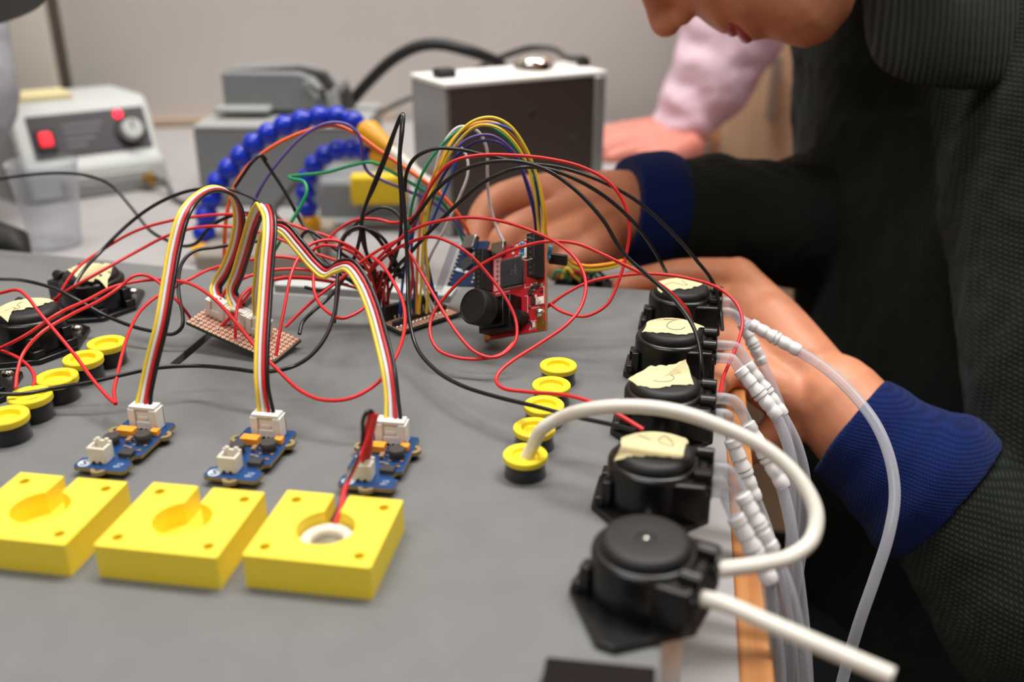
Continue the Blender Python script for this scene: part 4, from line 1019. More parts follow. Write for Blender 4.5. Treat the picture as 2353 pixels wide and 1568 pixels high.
clear_tube(1, -1, [(1682, 826, 404)], ((1698, 848, 402), (1788, 958, 394)), [(1806, 1010, 388), (1824, 1090, 382), (1826, 1190, 376), (1812, 1300, 370), (1800, 1420, 364), (1792, 1620, 356)], 'clear tube from the second pump, left one of its pair')
clear_tube(2, 1, [(1690, 925, 364)], ((1716, 972, 362), (1802, 1120, 354)), [(1812, 1180, 348), (1826, 1270, 342), (1840, 1380, 336), (1850, 1480, 330), (1858, 1620, 324)], 'clear tube from the middle pump passing behind the milky arch')
clear_tube(2, -1, [(1672, 968, 350)], ((1680, 1008, 348), (1736, 1150, 342)), [(1762, 1220, 338), (1790, 1330, 332), (1812, 1440, 326), (1828, 1620, 320)], 'clear tube from the middle pump, its fitting below the milky arch')
clear_tube(3, 1, [(1684, 1098, 306)], ((1704, 1136, 304), (1776, 1268, 298)), [(1806, 1340, 294), (1830, 1430, 290), (1845, 1520, 286), (1852, 1640, 282)], 'clear tube from the fourth pump, farther of its pair')
clear_tube(3, -1, [(1672, 1148, 292)], ((1688, 1186, 291), (1772, 1338, 285)), [(1775, 1420, 283), (1785, 1500, 280), (1792, 1640, 276)], 'clear tube from the fourth pump, nearer of its pair')
w1 = [CUP1 + V(.5, .5, -2), aty(1222, 1030, CUP1.y + 1), aty(1245, 988, CUP1.y), aty(1290, 960, CUP1.y - 1), aty(1360, 940, 302), aty(1450, 934, 300), aty(1550, 945, 298), aty(1660, 982, 296), aty(1760, 1032, 292), aty(1835, 1100, 286), aty(1874, 1175, 278), aty(1866, 1238, 270), aty(1820, 1278, 262), aty(1750, 1297, 254), port(4, 1)]
o = MB().tube(spline(w1, 8), 2.5, 18).build('silicone_tube', M['tube_milky'], None, smooth=60, origin=w1[8]); tag(o, 'milky white tube arching from the nearest cup to the nearest pump', 'tube')
w2 = [port(4, -1), aty(1665, 1389, 227), aty(1760, 1430, 221), aty(1880, 1482, 214), aty(2052, 1556, 206)]
o = MB().tube(spline(w2, 8), 2.4, 18).build('silicone_tube', M['tube_milky'], None, smooth=60, origin=w2[2]); tag(o, 'straight milky white tube stub pointing to the bottom right', 'tube')
# ------------------------------------------------------------------ things on the bench behind
def yawbox(mb, c, s, yaw): return mb.box(c, s, Matrix.Rotation(yaw, 3, 'Z'))
# soldering station: wedge housing with sloping dark panel
fl, fr = atz(160, 462, ZT), atz(392, 428, ZT)
fd = (fr - fl).normalized(); fn = V(-fd.y, fd.x, 0)
srot = Matrix((fd, fn, V(0, 0, 1))).transposed()
so = fr - fd * 128
st = empty('soldering_station', so, mat=srot); tag(st, 'light grey soldering station with dark panel and glowing red lights', 'soldering station')
SW, SH, SD = 128.0, 84.0, 150.0
pro = [(0, 0), (2, 28), (14, 36), (34, SH - 6), (44, SH), (SD, SH - 4), (SD, 0)]      # side profile (y, z)
m = MB(); n = len(pro)
m.add([V(0, y, z) for y, z in pro] + [V(SW, y, z) for y, z in pro], [list(range(n)), list(range(n, 2 * n))[::-1]] + [(i, n + i, n + (i + 1) % n, (i + 1) % n) for i in range(n)])
m.build('housing', M['station'], st, bev=5)
def slope(u, t, off): # on the sloping front between (14,36) and (34,78)
    d = V(0, 20, SH - 42).normalized(); nn = V(0, -d.z, d.y)
    return V(u, 14, 36) + d * t + nn * off
sd = V(0, 20, SH - 42).normalized(); sn = V(0, -sd.z, sd.y)
prot = Matrix((V(1, 0, 0), sd, V(1, 0, 0).cross(sd))).transposed()
MB().box(slope(SW / 2 + 4, 22, .5), (SW - 22, 40, 2), prot).build('panel', M['panel_dark'], st, bev=.5)
ro = MB().box(slope(27, 17, 2), (16, 22, 4), prot).build('rocker_frame', M['blackm'], st, bev=1)
MB().box(slope(27, 19, 4.5), (11, 13, 4), prot).build('rocker_switch', M['red_glow'], ro, bev=1.5)
MB().cyl(slope(96, 36, 1), slope(96, 36, 3.5), 4.0, seg=20).build('indicator_lamp', M['led'], st, smooth=40)
kn = MB().cyl(slope(104, 19, 1), slope(104, 19, 12), 10.5, 9.5, seg=28).build('dial_knob', M['station'], st, smooth=35, bev=.8)
MB().box(slope(104, 23, 12.3), (1.4, 8, .8), prot).build('pointer', M['blackm'], kn)
MB().lathe([(15, 0), (15, .6), (0, .6)], 28, slope(103, 18, 1.5), Matrix((V(1, 0, 0), sd, V(1, 0, 0).cross(sd))).transposed()).build('dial_plate', M['blackm'], st)
for k, (w, u, t) in enumerate(((36, 62, 30), (32, 60, 24), (26, 57, 17), (18, 53, 11))):
    MB().box(slope(u, t, 1.7), (w, 3, .4), prot).build('printed_line', M['grey_print'], st)
MB().box((SW * .55, -1, 15), (80, 4, 12)).build('front_lip', M['grey_lid'], st, bev=3)
MB().box((30, 80, SH + 2), (70, 50, 4)).build('top_note', M['tape'], st)
for x in (18, SW - 18): MB().cyl((x, 16, -.0), (x, 16, 3), 6, seg=14).build('rubber_foot', M['blackm'], st)
MB().cyl((SW - 20, -2, 12), (SW - 20, -14, 12), 6, 5).build('iron_socket', M['gold'], st, smooth=40)
wire([fr + V(-20, -10, 12), aty(380, 420, fr.y - 30), atz(400, 455, ZT + 3), atz(440, 470, ZT + 3), atz(520, 470, ZT + 3)], 2.2, 'cable_grey' if 'cable_grey' in M else 'blk', 'grey cord leaving the soldering station', None, 'cable', 'station_cord')
# clear plastic tumbler
tc = atz(131, 562, ZT)
tb = aty(118, 372, tc.y)
th = tb.z - ZT
o = MB().lathe([(19, 0), (19.3, .5), (23, th * .6), (25.5, th - 3), (26.8, th - 1), (26.5, th), (25.2, th - 1.5), (22.4, th * .6), (18.4, 1.5), (0, 1.2)], 40).build('plastic_tumbler', M['tumbler'], None, smooth=40)
o.location = tc * S + Vector((0, 0, Z0)); tag(o, 'clear plastic tumbler standing before the soldering station', 'tumbler')
# grey stacked case: lower box with pale lid, curved upper box
gl = atz(478, 588, ZT); gy = 795
g0 = aty(476, 560, gy); g1 = aty(845, 470, gy + 25)
gd = V(g1.x - g0.x, g1.y - g0.y, 0).normalized(); gn = V(-gd.y, gd.x, 0)
grot = Matrix((gd, gn, V(0, 0, 1))).transposed()
gorg = V(g0.x, g0.y, ZT)
gc = empty('grey_case', gorg, mat=grot); tag(gc, 'grey tool stand of two stacked cases behind the blue hose', 'tool stand')
gw = (V(g1.x, g1.y, 0) - V(g0.x, g0.y, 0)).length
ztop = aty(500, 297, gy + 8).z - ZT
MB().box((gw / 2, 60, ztop / 2), (gw, 120, ztop)).build('lower_case', M['grey_case'], gc, bev=2)
MB().box((gw / 2, 60, ztop + 2), (gw + 1, 121, 4)).build('lower_lid', M['grey_lid'], gc, bev=2)
u0 = (aty(512, 230, gy + 50) - gorg).dot(gd); u1 = (aty(775, 265, gy + 50) - gorg).dot(gd)
z1 = aty(520, 168, gy + 50).z - ZT
prof = [(u0, ztop + 8), (u1, ztop + 8), (u1 - 4, ztop + 30), (u1 - 12, z1 - 20), (u1 - 24, z1 - 5), (u1 - 38, z1), (u0, z1)]
m = MB(); n = len(prof)
m.add([V(x, 50, z) for x, z in prof] + [V(x, 118, z) for x, z in prof], [list(range(n)), list(range(n, 2 * n))[::-1]] + [(i, n + i, n + (i + 1) % n, (i + 1) % n) for i in range(n)])
m.build('upper_case', M['grey_case'], gc, bev=2)
for (da, ya_, yb2, mm2, nm) in ((3, 44, 50, 'grey_lid', 'front_bezel'), (10, 60, 70, 'cable_grey', 'shade_plate')):  # pale bezel; dark plate stands in for the shadow beside the upper case
    pf_ = [(x + (da if i in (1, 2, 3, 4) else 0), z + (da * .4 if i in (4, 5) else 0)) for i, (x, z) in enumerate(prof)]
    if nm == 'front_bezel': pf_ = prof[1:5] + [(x - 9, z - 4) for x, z in prof[1:5]][::-1]
    m = MB(); n = len(pf_)
    m.add([V(x, ya_, z) for x, z in pf_] + [V(x, yb2, z) for x, z in pf_], [list(range(n)), list(range(n, 2 * n))[::-1]] + [(i, n + i, n + (i + 1) % n, (i + 1) % n) for i in range(n)])
    m.build(nm, M[mm2], gc, bev=1)
MB().box((u0 + 20, 62, ztop + 11), (50, 60, 5)).build('tool_rest', M['grey_lid'], gc, bev=1.5)
# smaller grey case at the right with sponge tray
s0_ = atz(735, 522, ZT); s1_ = atz(932, 520, ZT)
sg = empty('sponge_stand', s0_); tag(sg, 'small grey soldering iron stand holding a yellow sponge', 'iron stand')
hh = aty(800, 415, s0_.y).z - ZT
w = (s1_ - s0_).length; a = math.atan2(s1_.y - s0_.y, s1_.x - s0_.x)
sr = Matrix.Rotation(a, 3, 'Z')
MB().box(sr @ V(w / 2, 35, hh / 2), (w, 70, hh), sr).build('body', M['grey_case'], sg, bev=6)
MB().box(sr @ V(w / 2 + 4, 35, 4), (w + 12, 84, 8), sr).build('foot', M['grey_lid'], sg, bev=3)
ya, yb_ = aty(808, 468, s0_.y - 2) - s0_, aty(928, 405, s0_.y - 2) - s0_
MB().box(V((ya.x + yb_.x) / 2, (ya.y + yb_.y) / 2 + 4, (ya.z + yb_.z) / 2), (abs(yb_.x - ya.x), 14, abs(yb_.z - ya.z)), sr).build('sponge', M['sponge'], sg, bev=3)
# silver boxed unit with perforated face
Yf = 740
b0 = aty(1020, 203, Yf); zt_ = b0.z
b1 = atz(1388, 172, zt_); bk = atz(968, 176, zt_)
ud = V(b1.x - b0.x, b1.y - b0.y, 0); vw = ud.length; ud.normalize(); un = V(-ud.y, ud.x, 0)
urot = Matrix((ud, un, V(0, 0, 1))).transposed()
uo = V(b0.x, b0.y, ZT)
su_ = empty('silver_unit', uo, mat=urot); tag(su_, 'silver boxed bench unit with dark perforated face and top knob', 'bench unit')
vh = zt_ - ZT; vd = abs((bk - b0).dot(un)); vd = max(40, min(vd, 62))
MB().box((vw / 2, vd / 2, vh / 2), (vw, vd, vh)).build('case', M['alu'], su_, bev=1.5)
MB().box((vw / 2, vd / 2 - 1, vh + 2), (vw + 2, vd + 4, 4)).build('top_plate', M['white_metal'], su_, bev=1)
mm = mat('perforated_face', (58, 50, 46), .5, .3); nt = mm.node_tree; bs = nt.nodes['Principled BSDF']
co = nt.nodes.new('ShaderNodeTexCoord'); vo = nt.nodes.new('ShaderNodeTexVoronoi'); vo.inputs['Scale'].default_value = 330; vo.inputs['Randomness'].default_value = 0
rp = nt.nodes.new('ShaderNodeValToRGB'); rp.color_ramp.elements[0].position = .28; rp.color_ramp.elements[1].position = .42
rp.color_ramp.elements[0].color = lin((22, 18, 18)); rp.color_ramp.elements[1].color = lin((92, 78, 72))
nt.links.new(co.outputs['Object'], vo.inputs['Vector']); nt.links.new(vo.outputs['Distance'], rp.inputs['Fac']); nt.links.new(rp.outputs['Color'], bs.inputs['Base Color'])
MB().box((vw / 2 - 3, -1, vh / 2), (vw - 16, 3, vh - 4)).build('perforated_face', mm, su_)
MB().box((vw - 6, -2, vh / 2), (11, 5, vh)).build('corner_post', M['alu'], su_, bev=1)
kx = (atz(1172, 158, zt_) - uo).dot(ud); ky = vd * .5
MB().lathe([(17, vh + 4), (17, vh + 9), (15, vh + 13), (9, vh + 16), (0, vh + 17)], 32, (kx, ky, 0)).build('dial_knob', M['chrome'], su_, smooth=40)
MB().box((14, vd * .45, vh + 7), (16, 14, 8)).build('rocker_switch', M['blackm'], su_, bev=2)
cx_ = (atz(1308, 155, zt_) - uo).dot(ud)
MB().cyl((cx_, vd * .5, vh + 3), (cx_, vd * .5, vh + 11), 6, 5).build('cable_gland', M['blackm'], su_, smooth=40)
for fx, fz in ((.52, vh - 24), (.8, vh * .58)): MB().lathe([(2.5, 0), (2.2, 1), (0, 1.4)], 12, (vw * fx, -2.5, fz), Matrix.Rotation(R(90), 3, 'X')).build('screw', M['steel'], su_, smooth=45)
tp = uo + ud * cx_ + un * (vd * .5) + V(0, 0, vh + 10)
o = wire([tp, aty(1304, 132, tp.y + 4), aty(1275, 114, tp.y + 8), aty(1230, 110, tp.y + 12), aty(1170, 125, tp.y + 50), aty(1110, 152, tp.y + 90), aty(1060, 185, tp.y + 110), aty(1050, 240, tp.y + 120), atz(1040, 330, ZT + 3)], 3, 'cable_grey', 'grey cable rising from the top of the silver unit', None, 'cable', 'power_cable')
Yc = 900
o = wire([atz(770, 330, ZT + 5), aty(780, 285, Yc), aty(800, 245, Yc), aty(850, 185, Yc), aty(905, 135, Yc), aty(960, 107, Yc), aty(1010, 102, Yc), aty(1070, 115, Yc), aty(1120, 132, Yc + 15), aty(1150, 150, Yc + 30), aty(1180, 200, Yc + 50), atz(1200, 330, ZT + 6)], 5.5, 'cable', 'thick black cable arching between grey case and silver unit', None, 'cable', 'power_cable')
o = wire([aty(975, 214, Yc + 60), aty(920, 235, Yc + 50), aty(870, 262, Yc + 40), aty(830, 285, Yc + 40), atz(800, 330, ZT + 3), atz(760, 345, ZT + 3)], 2.6, 'cable_grey', 'thin grey cable slanting behind the blue hose', None, 'cable', 'power_cable')
o = wire([aty(800, 330, 772), aty(780, 345, 770), aty(740, 365, 766), aty(690, 410, 756), aty(640, 470, 746), atz(610, 520, ZT + 3)], 2.2, 'cable_grey', 'grey cord hanging in front of the lower grey case', None, 'cable', 'power_cable')
# blue jointed hose arms on a weighted base
hb0 = atz(430, 636, ZT); hb1 = atz(705, 636, ZT)
hb = empty('helping_hand', (hb0 + hb1) / 2); tag(hb, 'helping hand stand with two blue jointed hose arms', 'holder')
wv_ = (hb1 - hb0); ha = math.atan2(wv_.y, wv_.x)
rel(hb, MB().box((hb0 + hb1) / 2 + V(0, 45, 9), (wv_.length, 95, 18), Matrix.Rotation(ha, 3, 'Z'))).build('base', M['cream_base'], hb, bev=3)
def hose(pts, r, tip, tool):
    s = spline([aty(*p) for p in pts], 24)
    d = [0]
    for a, b in zip(s, s[1:]): d.append(d[-1] + (b - a).length)
    L = d[-1]; n = int(L / (r * 1.5)); k = 0
    for i in range(n + 1):
        t = L * i / n
        while k < len(d) - 2 and d[k + 1] < t: k += 1
        f = (t - d[k]) / max(1e-6, d[k + 1] - d[k]); p = s[k].lerp(s[k + 1], f); ax = (s[k + 1] - s[k]).normalized()
        mm_ = ax.to_track_quat('Z', 'Y').to_matrix()
        sc = 1 - .12 * i / n
        pr = [(.55 * r * sc, -r * .9), (.85 * r * sc, -r * .62), (1.02 * r * sc, -r * .2), (1.02 * r * sc, r * .2), (.8 * r * sc, r * .6), (.62 * r * sc, r * .75), (.62 * r * sc, r * .95)]
        rel(hb, MB().lathe(pr, 20, p, mm_)).build('hose_segment', M['hose'] if 0 < i < n else M['hose_tip'], hb, smooth=60)
    rel(hb, MB().cyl(V(s[0].x, s[0].y, ZT + 12), s[0] + V(0, 0, 4), r * 1.15, r * .9)).build('hose_socket', M['hose_tip'], hb, smooth=40)
    e = s[-1]; tv = (aty(*tip) - e).normalized()
    rel(hb, MB().cyl(e, e + tv * r * 2.6, r * 1.15, r * .6)).build('nozzle', M['hose_tip'], hb, smooth=40)
    q = aty(*tool); a0 = e + tv * r * 2.2
    rel(hb, MB().tube([a0, a0.lerp(q, .3), q], [r * .42, r * .5, r * .22], 10)).build('clip_arm', M['white_stick'], hb, smooth=40)
hose([(468, 575, 648), (470, 530, 652), (480, 470, 656), (505, 415, 660), (545, 370, 664), (585, 330, 668), (630, 300, 672), (690, 278, 676), (745, 268, 680), (795, 272, 680), (828, 290, 678), (846, 304, 676)], 8.6, (880, 330, 670), (1010, 440, 640))
hose([(713, 512, 690), (705, 470, 690), (703, 430, 690), (715, 390, 690), (740, 362, 690), (775, 345, 688), (815, 342, 686), (850, 352, 682), (872, 358, 680)], 8.0, (910, 378, 672), (1000, 420, 655))
q0 = aty(757, 392, 668)
# black lamp head cutting the top left corner, with its arm and clamp
lc_ = atd(-88, -12, 620)
lp_ = empty('lamp', (-590, 200, 0)); tag(lp_, 'black lamp shade cutting the top left corner', 'lamp')
lr = Matrix.Rotation(R(-18), 3, 'Y') @ Matrix.Rotation(R(-10), 3, 'X')
rel(lp_, MB().lathe([(48, -10), (50, -8), (50, 6), (40, 24), (20, 34), (0, 36), ], 40, lc_, lr)).build('shade', M['blackm'], lp_, smooth=40)
lb = V(-590, 200, 0)
rel(lp_, MB().tube(spline([lc_ + lr @ V(0, 0, 34), lc_ + V(-60, 0, 120), lb + V(-20, 20, 300), lb + V(0, 0, 16)], 12), 6, 10)).build('arm', M['blackm'], lp_, smooth=50)
rel(lp_, MB().lathe([(55, 0), (55, 8), (50, 14), (12, 18), (0, 18)], 36, lb)).build('base', M['blackm'], lp_, smooth=40)
# black tool roll at the left bench edge
tl = atz(-28, 618, ZT)
tr_ = empty('black_pouch', tl); tag(tr_, 'black pouch on the bench at the left picture edge', 'pouch')
rel(tr_, MB().tube([tl + V(-90, 30, 14), tl + V(-60, 22, 17), tl + V(0, 10, 18), tl + V(22, 5, 16), tl + V(30, 4, 9)], [10, 15, 17, 15, 6], 16)).build('body', M['blackm'], tr_, smooth=60)
rel(tr_, MB().tube([tl + V(-40, 17, 33), tl + V(-20, 14, 35.5), tl + V(5, 9, 36)], 2.2, 8)).build('strap', M['cable_grey'], tr_, smooth=60)
# ------------------------------------------------------------------ people
def sphere(mb, c, r, seg=20, sc=(1, 1, 1), rot=None):
    n = seg // 2
    pr = [(r * math.sin(math.pi * k / n), -r * math.cos(math.pi * k / n)) for k in range(n + 1)]
    pr[0] = (0, -r); pr[-1] = (0, r)
    m = Matrix.Diagonal(sc)
    if rot is not None: m = rot @ m
    return mb.lathe(pr, seg, c, m)
def limb(mb, pts, n=6, seg=20, ell=None, caps=True):
    """pts: (x, y, depth, radius) pixels and depth, or (Vector, radius)"""
    q, r = [], []
    for p in pts:
        if isinstance(p[0], Vector): q.append(p[0]); r.append(p[1])
        else: q.append(atd(p[0], p[1], p[2])); r.append(p[3])
    s = spline(q, n); rr = [v.x for v in spline([V(x, 0, 0) for x in r], n)] if len(q) > 2 else None
    if len(q) > 2:
        rs = []
        for i in range(len(q) - 1):
            for k in range(n):
                t = k / n; t = t * t * (3 - 2 * t); rs.append(r[i] * (1 - t) + r[i + 1] * t)
        rs.append(r[-1])
    else:
        rs = [r[0] + (r[1] - r[0]) * k / n for k in range(n + 1)]
    mb.tube(s, rs, seg, ell)
    if caps:
        for c, k in ((s[0], rs[0]), (s[-1], rs[-1])): sphere(mb, c, k * .97)
    return mb
def fuse(mb, vox, smooth=4, disp=None):
    """one continuous skin around overlapping closed shapes; mesh in mm returned as MB-like lists"""
    me = mb.mesh('t')
    bm = bmesh.new(); bm.from_mesh(me); bmesh.ops.recalc_face_normals(bm, faces=bm.faces); bm.to_mesh(me); bm.free()
    ob = bpy.data.objects.new('t', me); col.objects.link(ob)
    md = ob.modifiers.new('r', 'REMESH'); md.mode = 'VOXEL'; md.voxel_size = vox * S
    if smooth:
        ms = ob.modifiers.new('s', 'SMOOTH'); ms.factor = .5; ms.iterations = smooth
    dg = bpy.context.evaluated_depsgraph_get()
    out = bpy.data.meshes.new_from_object(ob.evaluated_get(dg))
    bpy.data.objects.remove(ob)
    if disp is not None:
        nr = [v.normal.copy() for v in out.vertices]
        for v, n in zip(out.vertices, nr): v.co += n * (disp(v.co / S) * S)
    for p in out.polygons: p.use_smooth = True
    return out
def put(name, me, m, parent=None):
    me.name = name; me.materials.clear(); me.materials.append(m)
    o = bpy.data.objects.new(name, me); col.objects.link(o)
    if parent is None: o.location = (0, 0, Z0)
    else: o.parent = parent
    return o
def nz(p, f): return noise.noise(Vector(p) * f)

# ---- the person bending over the work
DH = 565.0
HL = ray(1540, 10).normalized()
def hp(x, y, lat=0): return atd(x, y, DH) + HL * lat      # point in the head's middle plane, lat across
cont = [(2000, -140), (1978, -40), (1952, 35), (1905, 92), (1850, 113), (1800, 100), (1765, 88), (1728, 96), (1708, 84), (1690, 76), (1660, 79), (1632, 62), (1605, 40), (1560, 10), (1510, -30), (1450, -75),
        (1390, -95), (1310, -110), (1220, -130), (1120, -215), (1045, -340), (1040, -470), (1100, -600), (1220, -690), (1380, -730), (1540, -700), (1680, -610), (1790, -480), (1880, -340), (1960, -230)]
hc = (1480, -300)
def headgrid(mb, grow=1.0, sel=None, W=74, nl=22):
    idx = list(range(len(cont))) if sel is None else sel
    rings = []
    vs, fs = [], []
    ph = [-math.pi / 2 + math.pi * k / nl for k in range(nl + 1)]
    for j, a in enumerate(ph):
        cs = max(0.02, math.cos(a)) ** .72; sn = math.sin(a)
        for i in idx:
            x, y = cont[i]
            w = W
            if 2 <= i <= 13: w = W * .8            # the jaw is narrower
            k = cs if not (6 <= i <= 12) else cs
            px = hc[0] + (x - hc[0]) * k * grow; py = hc[1] + (y - hc[1]) * k * grow
            vs.append(hp(px, py, sn * w * grow))
    m = len(idx)
    for j in range(nl):
        for i in range(m if sel is None else m - 1):
            i2 = (i + 1) % m
            fs.append((j * m + i, j * m + i2, (j + 1) * m + i2, (j + 1) * m + i))
    fs.append(list(range(m))[::-1]); fs.append(list(range(nl * m, (nl + 1) * m)))
    if sel is not None:
        fs.append([j * m for j in range(nl + 1)]); fs.append([j * m + m - 1 for j in range(nl, -1, -1)])
    return mb.add(vs, fs)
body = MB()
headgrid(body)
limb(body, [(hp(1456, -80), 6), (hp(1490, -35), 7.5), (hp(1513, 5), 8.8), (hp(1528, 40), 9.8)], 5, 16)     # nose bridge and tip
sphere(body, hp(1530, 48), 9.6)
for s in (-1, 1):
    sphere(body, hp(1566, 32, s * 9.5), 6.8)                        # nostril wings
    sphere(body, hp(1425, -110, s * 32), 13)                        # eyes under lids
    sphere(body, hp(1370, -120, s * 30), 9, sc=(1.6, 1, .7))       # brow
    sphere(body, hp(1520, -260, s * 75), 30, sc=(.75, .4, 1))      # ears
    sphere(body, hp(1600, -120, s * 44), 24)                        # cheeks
limb(body, [(hp(1680, -350), 58), (atd(1940, -320, 600), 56), (atd(2160, -160, 665), 60)], 5, 24)            # neck
TE = [(1.25, 1, CF)]
limb(body, [(2190, -80, 650, 60), (2285, 150, 690, 95), (2290, 500, 700, 118), (2300, 1100, 710, 118), (2330, 1700, 715, 120)], 5, 24)
# near arm and hand
limb(body, [(2400, -10, 600, 45), (2500, 700, 520, 44), (2520, 1420, 480, 38), (2200, 1160, 505, 34), (2000, 1010, 523, 28), (1915, 915, 535, 26)], 6, 24)
wr = (1905, 905, 537)
K = [(1694, 634, 586), (1672, 702, 578), (1668, 776, 568), (1692, 846, 546)]
for k, (x, y, d) in enumerate(K):
    limb(body, [(1930 - 14 * k, 905 + 18 * k, 536, 15), ((1930 - 14 * k + x) / 2, (905 + 18 * k + y) / 2 - 4, (536 + d) / 2 - 4, 15), (x, y, d, 12)], 5, 16)
limb(body, [(1850, 850, 545, 20), (1760, 740, 566, 20), (1715, 700, 572, 14)], 5, 18)
limb(body, [(1694, 634, 586, 11), (1580, 628, 598, 9.5), (1490, 640, 600, 8.5), (1425, 660, 592, 7.5)], 5, 14)
limb(body, [(1672, 702, 578, 11), (1600, 700, 596, 9.5), (1530, 735, 596, 8.5), (1490, 772, 577, 7.5)], 5, 14)
limb(body, [(1668, 776, 568, 10.5), (1612, 788, 562, 9), (1560, 826, 548, 8), (1530, 856, 535, 7.2)], 5, 14)
limb(body, [(1690, 850, 545, 9.5), (1660, 868, 528, 8.2), (1638, 892, 512, 7.5), (1622, 915, 500, 6.8)], 5, 14)
limb(body, [(1870, 930, 536, 15), (1810, 975, 540, 12.5), (1762, 1012, 545, 10), (1716, 1036, 549, 9), (1676, 1052, 552, 7.5)], 5, 16)
# far arm and hand
limb(body, [(2200, 40, 790, 46), (2050, 420, 760, 44), (1850, 510, 700, 38), (1600, 500, 655, 32), (1450, 490, 640, 28), (1390, 484, 632, 27)], 6, 24)
KR = [(1208, 444, 620), (1272, 500, 594), (1312, 545, 587), (1345, 580, 585)]
for k, (x, y, d) in enumerate(KR):
    limb(body, [(1410, 462 + 20 * k, 632, 16), ((1410 + x) / 2, (462 + 20 * k + y) / 2 - 8, (632 + d) / 2 - 2, 15), (x, y, d, 12)], 5, 16)
limb(body, [(1208, 444, 620, 12), (1136, 470, 614, 11), (1100, 535, 606, 9.8), (1106, 602, 598, 8)], 5, 14)
limb(body, [(1272, 500, 594, 11.5), (1212, 518, 584, 10.5), (1158, 552, 579, 9.5), (1148, 605, 580, 8)], 5, 14)
limb(body, [(1312, 545, 587, 11), (1262, 560, 578, 9.5), (1222, 590, 575, 8.5), (1222, 622, 577, 7.5)], 5, 14)
limb(body, [(1345, 580, 585, 10), (1305, 598, 577, 8.5), (1280, 622, 577, 7.5)], 5, 14)
limb(body, [(1400, 560, 628, 14), (1340, 596, 612, 12), (1285, 604, 598, 10), (1235, 596, 590, 8.5)], 5, 14)
me = fuse(body, 2.1, 3)
me.transform(Matrix.Identity(4))
pe = put('person', me, M['skin'])
tag(pe, 'person in dark green sweatshirt with blue cuffs leaning over the wires', 'person')
# hair, lips
hr = MB(); headgrid(hr, 1.05, list(range(18, 28)))
put('hair', fuse(hr, 4, 3, lambda p: 2.5 * nz(p, .12)), M['hair'], pe)
lp1 = MB()
limb(lp1, [(hp(1672, 52, -24), 1.8), (hp(1680, 68, -13), 3.0), (hp(1684, 73, 0), 3.2), (hp(1680, 68, 13), 3.0), (hp(1672, 52, 24), 1.8)], 5, 12)
limb(lp1, [(hp(1690, 54, -24), 1.8), (hp(1710, 76, -13), 3.8), (hp(1716, 84, 0), 4.2), (hp(1710, 76, 13), 3.8), (hp(1690, 54, 24), 1.8)], 5, 12)
put('lips', fuse(lp1, 1.2, 3), M['lip'], pe)
# sweatshirt: trunk and both sleeves as one garment
sw = MB()
def el(a): return [(a, 1, CF)]
limb(sw, [(2150, -230, 640, 92), (2225, -60, 665, 122), (2280, 160, 690, 138), (2296, 450, 702, 142), (2300, 900, 712, 144), (2310, 1400, 720, 150), (2330, 1800, 725, 152)], 8, 40, (1.12, 1, CF))
limb(sw, [(2360, -60, 610, 84), (2440, 300, 570, 72), (2500, 800, 525, 64), (2545, 1450, 478, 60), (2430, 1400, 484, 58), (2270, 1235, 500, 47), (2200, 1168, 506, 41), (2168, 1140, 508, 39)], 7, 32, None, False)
limb(sw, [(2180, 0, 780, 80), (2080, 330, 765, 62), (1980, 470, 730, 54), (1850, 510, 695, 49), (1760, 508, 675, 42), (1660, 498, 660, 40), (1565, 490, 648, 37), (1545, 488, 647, 36)], 7, 32, None, False)
def swd(p):
    f = 3.2 * nz((p.x, p.y, p.z * .28), .022) + 1.8 * nz((p.x, p.y, p.z * .4), .05) + .8 * nz(p, .11)
    f += 2.6 * max(0, math.sin((p.x * .9 + p.y * .35) * .055 + 1.2 * nz(p, .008))) ** 4
    return f
put('sweatshirt', fuse(sw, 3.2, 3, swd), M['sweat'], pe)
for pts in ([(2182, 1152, 507, 41.5), (2130, 1112, 511, 43), (2070, 1070, 516, 38), (2005, 1018, 522, 33.5), (1956, 982, 527, 31)],
            [(1552, 489, 647, 37), (1520, 486, 645, 39), (1470, 482, 641, 37), (1428, 478, 637, 35)]):
    cm = MB(); limb(cm, pts, 6, 32, None, False)
    ax = (atd(*pts[0][:3]) - atd(*pts[-1][:3])).normalized()
    def cfd(p, ax=ax):
        q = Vector(p); u = q - ax * q.dot(ax)
        return .8 * nz(p, .05) + .9 * math.sin(q.dot(ax) * .12)
    o = put('cuff', fuse(cm, 1.8, 2, cfd), M['cuff'], pe); o['label'] = 'royal blue ribbed cuff'
clr = MB()
loop = []
for k in range(41):
    a = 2 * math.pi * k / 40
    loop.append(atd(2215 + 205 * math.cos(a), -70 + 165 * math.sin(a), 585 - 58 * math.sin(a)))
clr.tube(loop, 13, 16, (2.1, .55, CU))
put('collar', fuse(clr, 2.2, 2), M['rib'], pe)
tr = MB()
hipl, hipr = atd(2330, 1760, 700), atd(2330, 1760, 780)
for h, dy in ((hipl, -60), (hipr, 60)):
    hv = V(h.x, h.y, -330); kv = V(h.x - 330, h.y + dy * .4, -350); fv = V(h.x - 300, h.y + dy * .4, -740)
    limb(tr, [(hv, 95), ((hv + kv) / 2, 84), (kv, 68), ((kv + fv) / 2, 58), (fv, 45)], 6, 24)
    sphere(tr, fv + V(-70, 0, -22), 42, sc=(2.4, 1, .75))
sphere(tr, (hipl + hipr) / 2 + V(0, 0, 0), 150)
put('trousers', fuse(tr, 6, 2), M['trousers'], pe)

